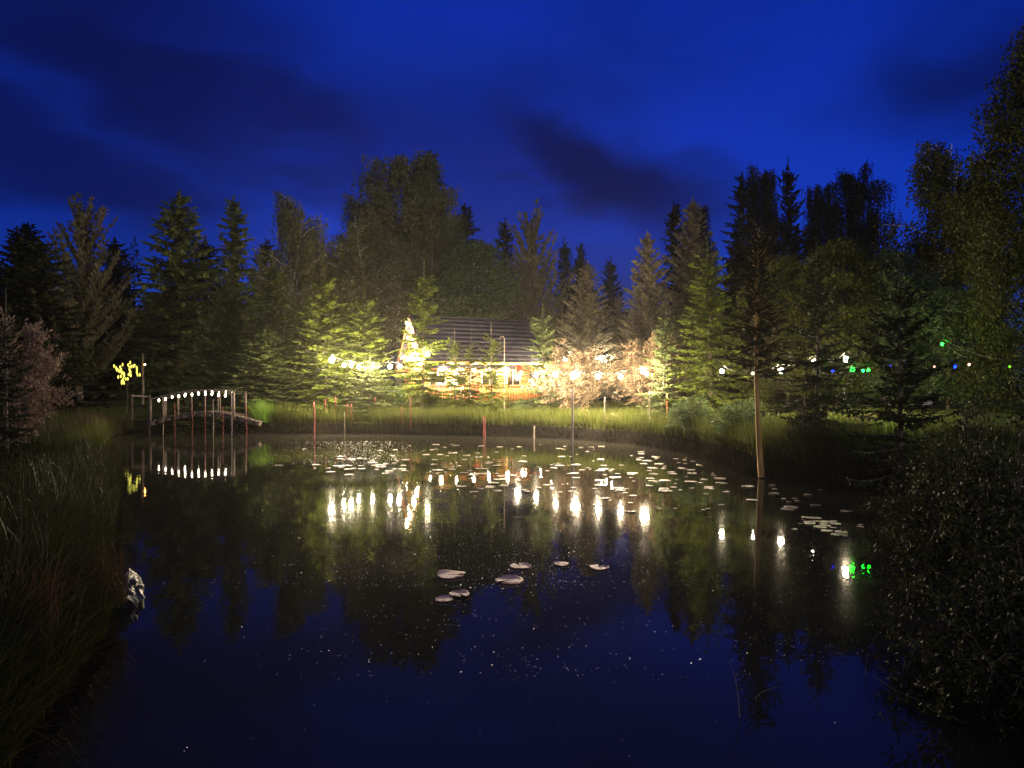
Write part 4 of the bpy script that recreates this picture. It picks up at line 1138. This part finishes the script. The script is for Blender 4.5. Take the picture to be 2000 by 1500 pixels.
# local axes: +x along the ridge away from the gable, -y toward the pond
mb = MB(); mb.box((CL / 2 + 0.1, -0.25, 0.03), (CL + 0.1, 2 * HW + 0.3, 0.14)); mb.build('floor', M['wood'], cab)
WF = -0.55                               # front wall line, terrace in front of it
nb_ = 15
for k in range(nb_):                     # wall logs, front
    z = 0.17 + k * 0.145
    mb = MB(); mb.box((CL / 2 + 0.1, WF, z), (CL - 0.25, 0.10 + 0.02 * (k % 2), 0.138)); mb.build('wall_board', M['plank'], cab)
for k in range(nb_):                     # gable-side wall and back
    z = 0.17 + k * 0.145
    mb = MB(); mb.box((0.30, (WF + HW) / 2 + 0.06, z), (0.10 + 0.02 * (k % 2), HW - WF - 0.05, 0.138)); mb.build('wall_board', M['plank'], cab)
    mb = MB(); mb.box((CL - 0.05, (WF + HW) / 2 + 0.06, z), (0.10 + 0.02 * (k % 2), HW - WF - 0.05, 0.138)); mb.build('wall_board', M['plank'], cab)
mb = MB(); mb.box((CL / 2 + 0.1, HW - 0.03, 1.1), (CL - 0.4, 0.10, 2.1)); mb.build('rear_wall', M['plank'], cab)
# gable boards, upright, cut to the roof slope
ng = 18
for k in range(ng):
    y0 = -HW + 2 * HW * k / ng + 0.006; y1 = -HW + 2 * HW * (k + 1) / ng - 0.006
    z0 = EZ - 0.02; h0 = EZ + (RZ - EZ - 0.12) * (1 - abs(y0) / HW); h1 = EZ + (RZ - EZ - 0.12) * (1 - abs(y1) / HW)
    for xx in (0.18, CL - 0.02):
        mb = MB()
        v = []
        for dx in (0, 0.05 + 0.012 * (k % 2)):
            v += [(xx - dx, y0, z0), (xx - dx, y1, z0), (xx - dx, y1, max(h1, z0 + 0.01)), (xx - dx, y0, max(h0, z0 + 0.01))]
        mb.add(v, [[0, 1, 2, 3], [7, 6, 5, 4], [0, 4, 5, 1], [1, 5, 6, 2], [2, 6, 7, 3], [3, 7, 4, 0]])
        mb.build('gable_board', M['plank'], cab)
# gable window
mb = MB(); mb.box((0.08, 0, EZ + 0.75), (0.05, 0.62, 0.72)); gw = mb.build('gable_window', M['white'], cab)
m_g, t_g, o_g = nodes('dark_glass'); pg = t_g.nodes.new('ShaderNodeBsdfPrincipled'); pg.inputs['Base Color'].default_value = (0.05, 0.045, 0.03, 1); pg.inputs['Roughness'].default_value = 0.08
t_g.links.new(pg.outputs[0], o_g.inputs[0]); M['glass'] = m_g
mb = MB(); mb.box((0.05, 0, EZ + 0.75), (0.03, 0.46, 0.56)); mb.build('pane', M['glass'], gw)
# roof courses, each a lapped sheet
ov = 0.32
nr = 12
for sy in (-1, 1):
    yl, zl_ = sy * (HW + ov), EZ - ov * (RZ - EZ) / HW
    for k in range(nr):
        a = k / nr; b2 = (k + 1) / nr + 0.01
        ya, za = yl * (1 - a), zl_ + (RZ - zl_) * a
        yb, zb_ = yl * (1 - min(b2, 1)), zl_ + (RZ - zl_) * min(b2, 1)
        nrm = Vector((0, sy * (RZ - zl_), HW + ov)).normalized()
        lift = 0.008
        mb = MB()
        v = []
        for xx in (-0.14, CL + 0.22):
            v += [(xx, ya + nrm.y * lift, za + nrm.z * lift), (xx, yb + nrm.y * 0.012, zb_ + nrm.z * 0.012), (xx, yb - nrm.y * 0.02, zb_ - nrm.z * 0.02), (xx, ya + nrm.y * 0.006, za + nrm.z * 0.006)]
        mb.add(v, [[0, 1, 5, 4], [1, 2, 6, 5], [2, 3, 7, 6], [3, 0, 4, 7], [3, 2, 1, 0], [4, 5, 6, 7]])
        mb.build('roof_course', M['roof'], cab)
    mb = MB(); mb.bar((-0.17, yl, zl_ - 0.05), (-0.17, 0, RZ - 0.05), 0.04, 0.16); mb.build('barge_board', M['plank_red'], cab)
    mb = MB(); mb.box((CL / 2 + 0.05, sy * (HW + ov - 0.06), zl_ - 0.045), (CL + 0.3, 0.03, 0.12)); mb.build('fascia', M['plank_red'], cab)
mb = MB(); mb.box((CL / 2 + 0.04, 0, RZ + 0.035), (CL + 0.4, 0.22, 0.06)); mb.build('ridge_cap', M['roof'], cab)
# terrace
YF = -HW - 0.12
for xx in (0.1, 2.2, 4.4, 6.55):
    mb = MB(); mb.box((xx, YF, EZ / 2 - 0.05), (0.12, 0.12, EZ + 0.05)); mb.build('terrace_post', M['plank'], cab)
mb = MB(); mb.box((CL / 2 + 0.03, YF, EZ - 0.09), (CL, 0.10, 0.14)); mb.build('terrace_beam', M['plank'], cab)
for xa, xb in ((0.16, 2.14), (3.1, 4.34), (4.46, 6.49)):
    mb = MB(); mb.box(((xa + xb) / 2, YF, 0.92), (xb - xa, 0.08, 0.06)); rl = mb.build('terrace_rail', M['plank_red'], cab)
    for k in range(int((xb - xa) / 0.14)):
        mb = MB(); mb.box((xa + 0.07 + k * 0.14, YF, 0.50), (0.085, 0.025, 0.80)); mb.build('slat', M['plank_red'], rl)
# door, windows in the front wall
mb = MB(); mb.box((2.55, WF - 0.075, 1.12), (0.95, 0.05, 2.05)); dr_ = mb.build('door', M['white'], cab)
mb = MB(); mb.box((2.55, WF - 0.105, 1.4), (0.6, 0.02, 0.95)); mb.build('pane', M['glass'], dr_)
mb = MB(); mb.ico((2.92, WF - 0.12, 1.05), 0.03, 1); mb.build('handle', M['socket'], dr_)
for xx in (1.15, 4.1, 5.5):
    mb = MB(); mb.box((xx, WF - 0.075, 1.35), (0.95, 0.05, 0.95)); w_ = mb.build('window', M['white'], cab)
    for sx in (-1, 1):
        mb = MB(); mb.box((xx + sx * 0.215, WF - 0.105, 1.35), (0.37, 0.02, 0.79)); mb.build('pane', M['glass'], w_)
mb = MB(); mb.box((3.3, WF - 0.10, 1.0), (0.35, 0.14, 1.9)); mb.build('brick_pier', M['brick_red'], cab)
# awning valance at the right end, scalloped canvas
mb = MB()
nx_ = 25
xsv = np.linspace(4.75, 6.85, nx_)
top = np.stack([xsv, np.full(nx_, YF - 0.32), np.full(nx_, EZ - 0.20)], 1)
mid = np.stack([xsv, YF - 0.42 + 0.03 * np.sin(xsv * 14), EZ - 0.34 + 0.0 * xsv], 1)
bot = np.stack([xsv, YF - 0.45 + 0.04 * np.sin(xsv * 14), EZ - 0.46 - 0.05 * np.abs(np.sin(xsv * 5))], 1)
V = np.concatenate([top, mid, bot]); i = np.arange(2)[:, None] * nx_ + np.arange(nx_ - 1)[None]
mb.add(V, np.stack([i, i + 1, i + nx_ + 1, i + nx_], -1).reshape(-1, 4))
aw = mb.build('awning_valance', M['canvas'], cab, True)
sm_ = aw.modifiers.new('thick', 'SOLIDIFY'); sm_.thickness = 0.015
# furniture on the terrace
def local(x, y, z): return cab_mat @ Vector((x, y, z))
cab_mat = Matrix.Translation((gx, gy, cz)) @ Matrix.Rotation(A_, 4, 'Z')
for xx, lb, cm in ((1.1, 'mauve-cushioned chair on the terrace near the gable', M['cushion']), (1.9, 'white chair on the terrace beside the door', M['white'])):
    c_ = empty('terrace_chair', local(xx, -1.35, 0.1), A_ + 0.4 * (xx - 1.4)); tag(c_, lb, 'chair')
    mb = MB(); mb.box((0, 0, 0.45), (0.48, 0.46, 0.06)); mb.build('seat', cm, c_)
    mb = MB(); mb.box((0, 0.24, 0.78), (0.48, 0.05, 0.55)); mb.build('backrest', cm, c_)
    for sx in (-1, 1):
        for sy in (-1, 1):
            mb = MB(); mb.box((sx * 0.2, sy * 0.2, 0.21), (0.04, 0.04, 0.42)); mb.build('leg', M['white'], c_)
# cabin light strings
def LB(x, y, z, r=0.08, m_='bulb_cabin'): return (local(x, y, z), r * 0.85, M[m_])
yl = -(HW + ov)
gspec = []
for u in (0.97, 0.72, 0.45, 0.2, 0.05):
    gspec.append(LB(-0.30, -(HW + 0.1) * (1 - u), EZ - 0.25 + (RZ - EZ) * u - 0.02, 0.085))
string('bulbs running up the gable edge of the cabin to its peak', gspec, sag=0.05)
string('small bulbs across the middle of the yellow gable', [LB(-0.16, 1.1, EZ + 0.25, 0.05), LB(-0.16, 0.35, EZ + 0.12, 0.06), LB(-0.16, -0.45, EZ + 0.15, 0.06), LB(-0.16, 0.25, EZ + 1.25, 0.045)], sag=0.08)
string('bulbs hung along the terrace eave of the cabin', [LB(x, YF - 0.25, EZ - 0.42, 0.085) for x in (0.7, 1.5, 2.45, 3.3, 4.35, 5.4, 6.3)], sag=0.12)
string('bulbs along the rear eave of the cabin lighting the trees behind', [LB(x, HW + 0.55, EZ - 0.3, 0.085) for x in (0.6, 2.2, 3.8, 5.4, 6.6)], sag=0.12)
string('bulbs hung inside the terrace against the cabin wall', [LB(x, -1.0, EZ - 0.30, 0.07) for x in (0.6, 1.7, 2.9, 3.9, 4.9, 5.9)], sag=0.08)

# ------------------------------------------------------------------ haze volume added to give the bulbs their glow
m_, t_, o_ = nodes('glow_haze')
pv = t_.nodes.new('ShaderNodeVolumePrincipled')
pv.inputs['Color'].default_value = (0.9, 0.88, 0.88, 1)
pv.inputs['Density'].default_value = 0.0003
pv.inputs['Anisotropy'].default_value = 0.8
t_.links.new(pv.outputs[0], o_.inputs['Volume'])
mb = MB()
e_ = float(max(abs(xs).max(), abs(ys).max())) + 5
mb.box((0, 0, 12.5), (2 * e_, 2 * e_, 29.0))
tag(mb.build('haze', m_), 'thin haze added over pond and garden for bulb glow', 'haze', kind='stuff')
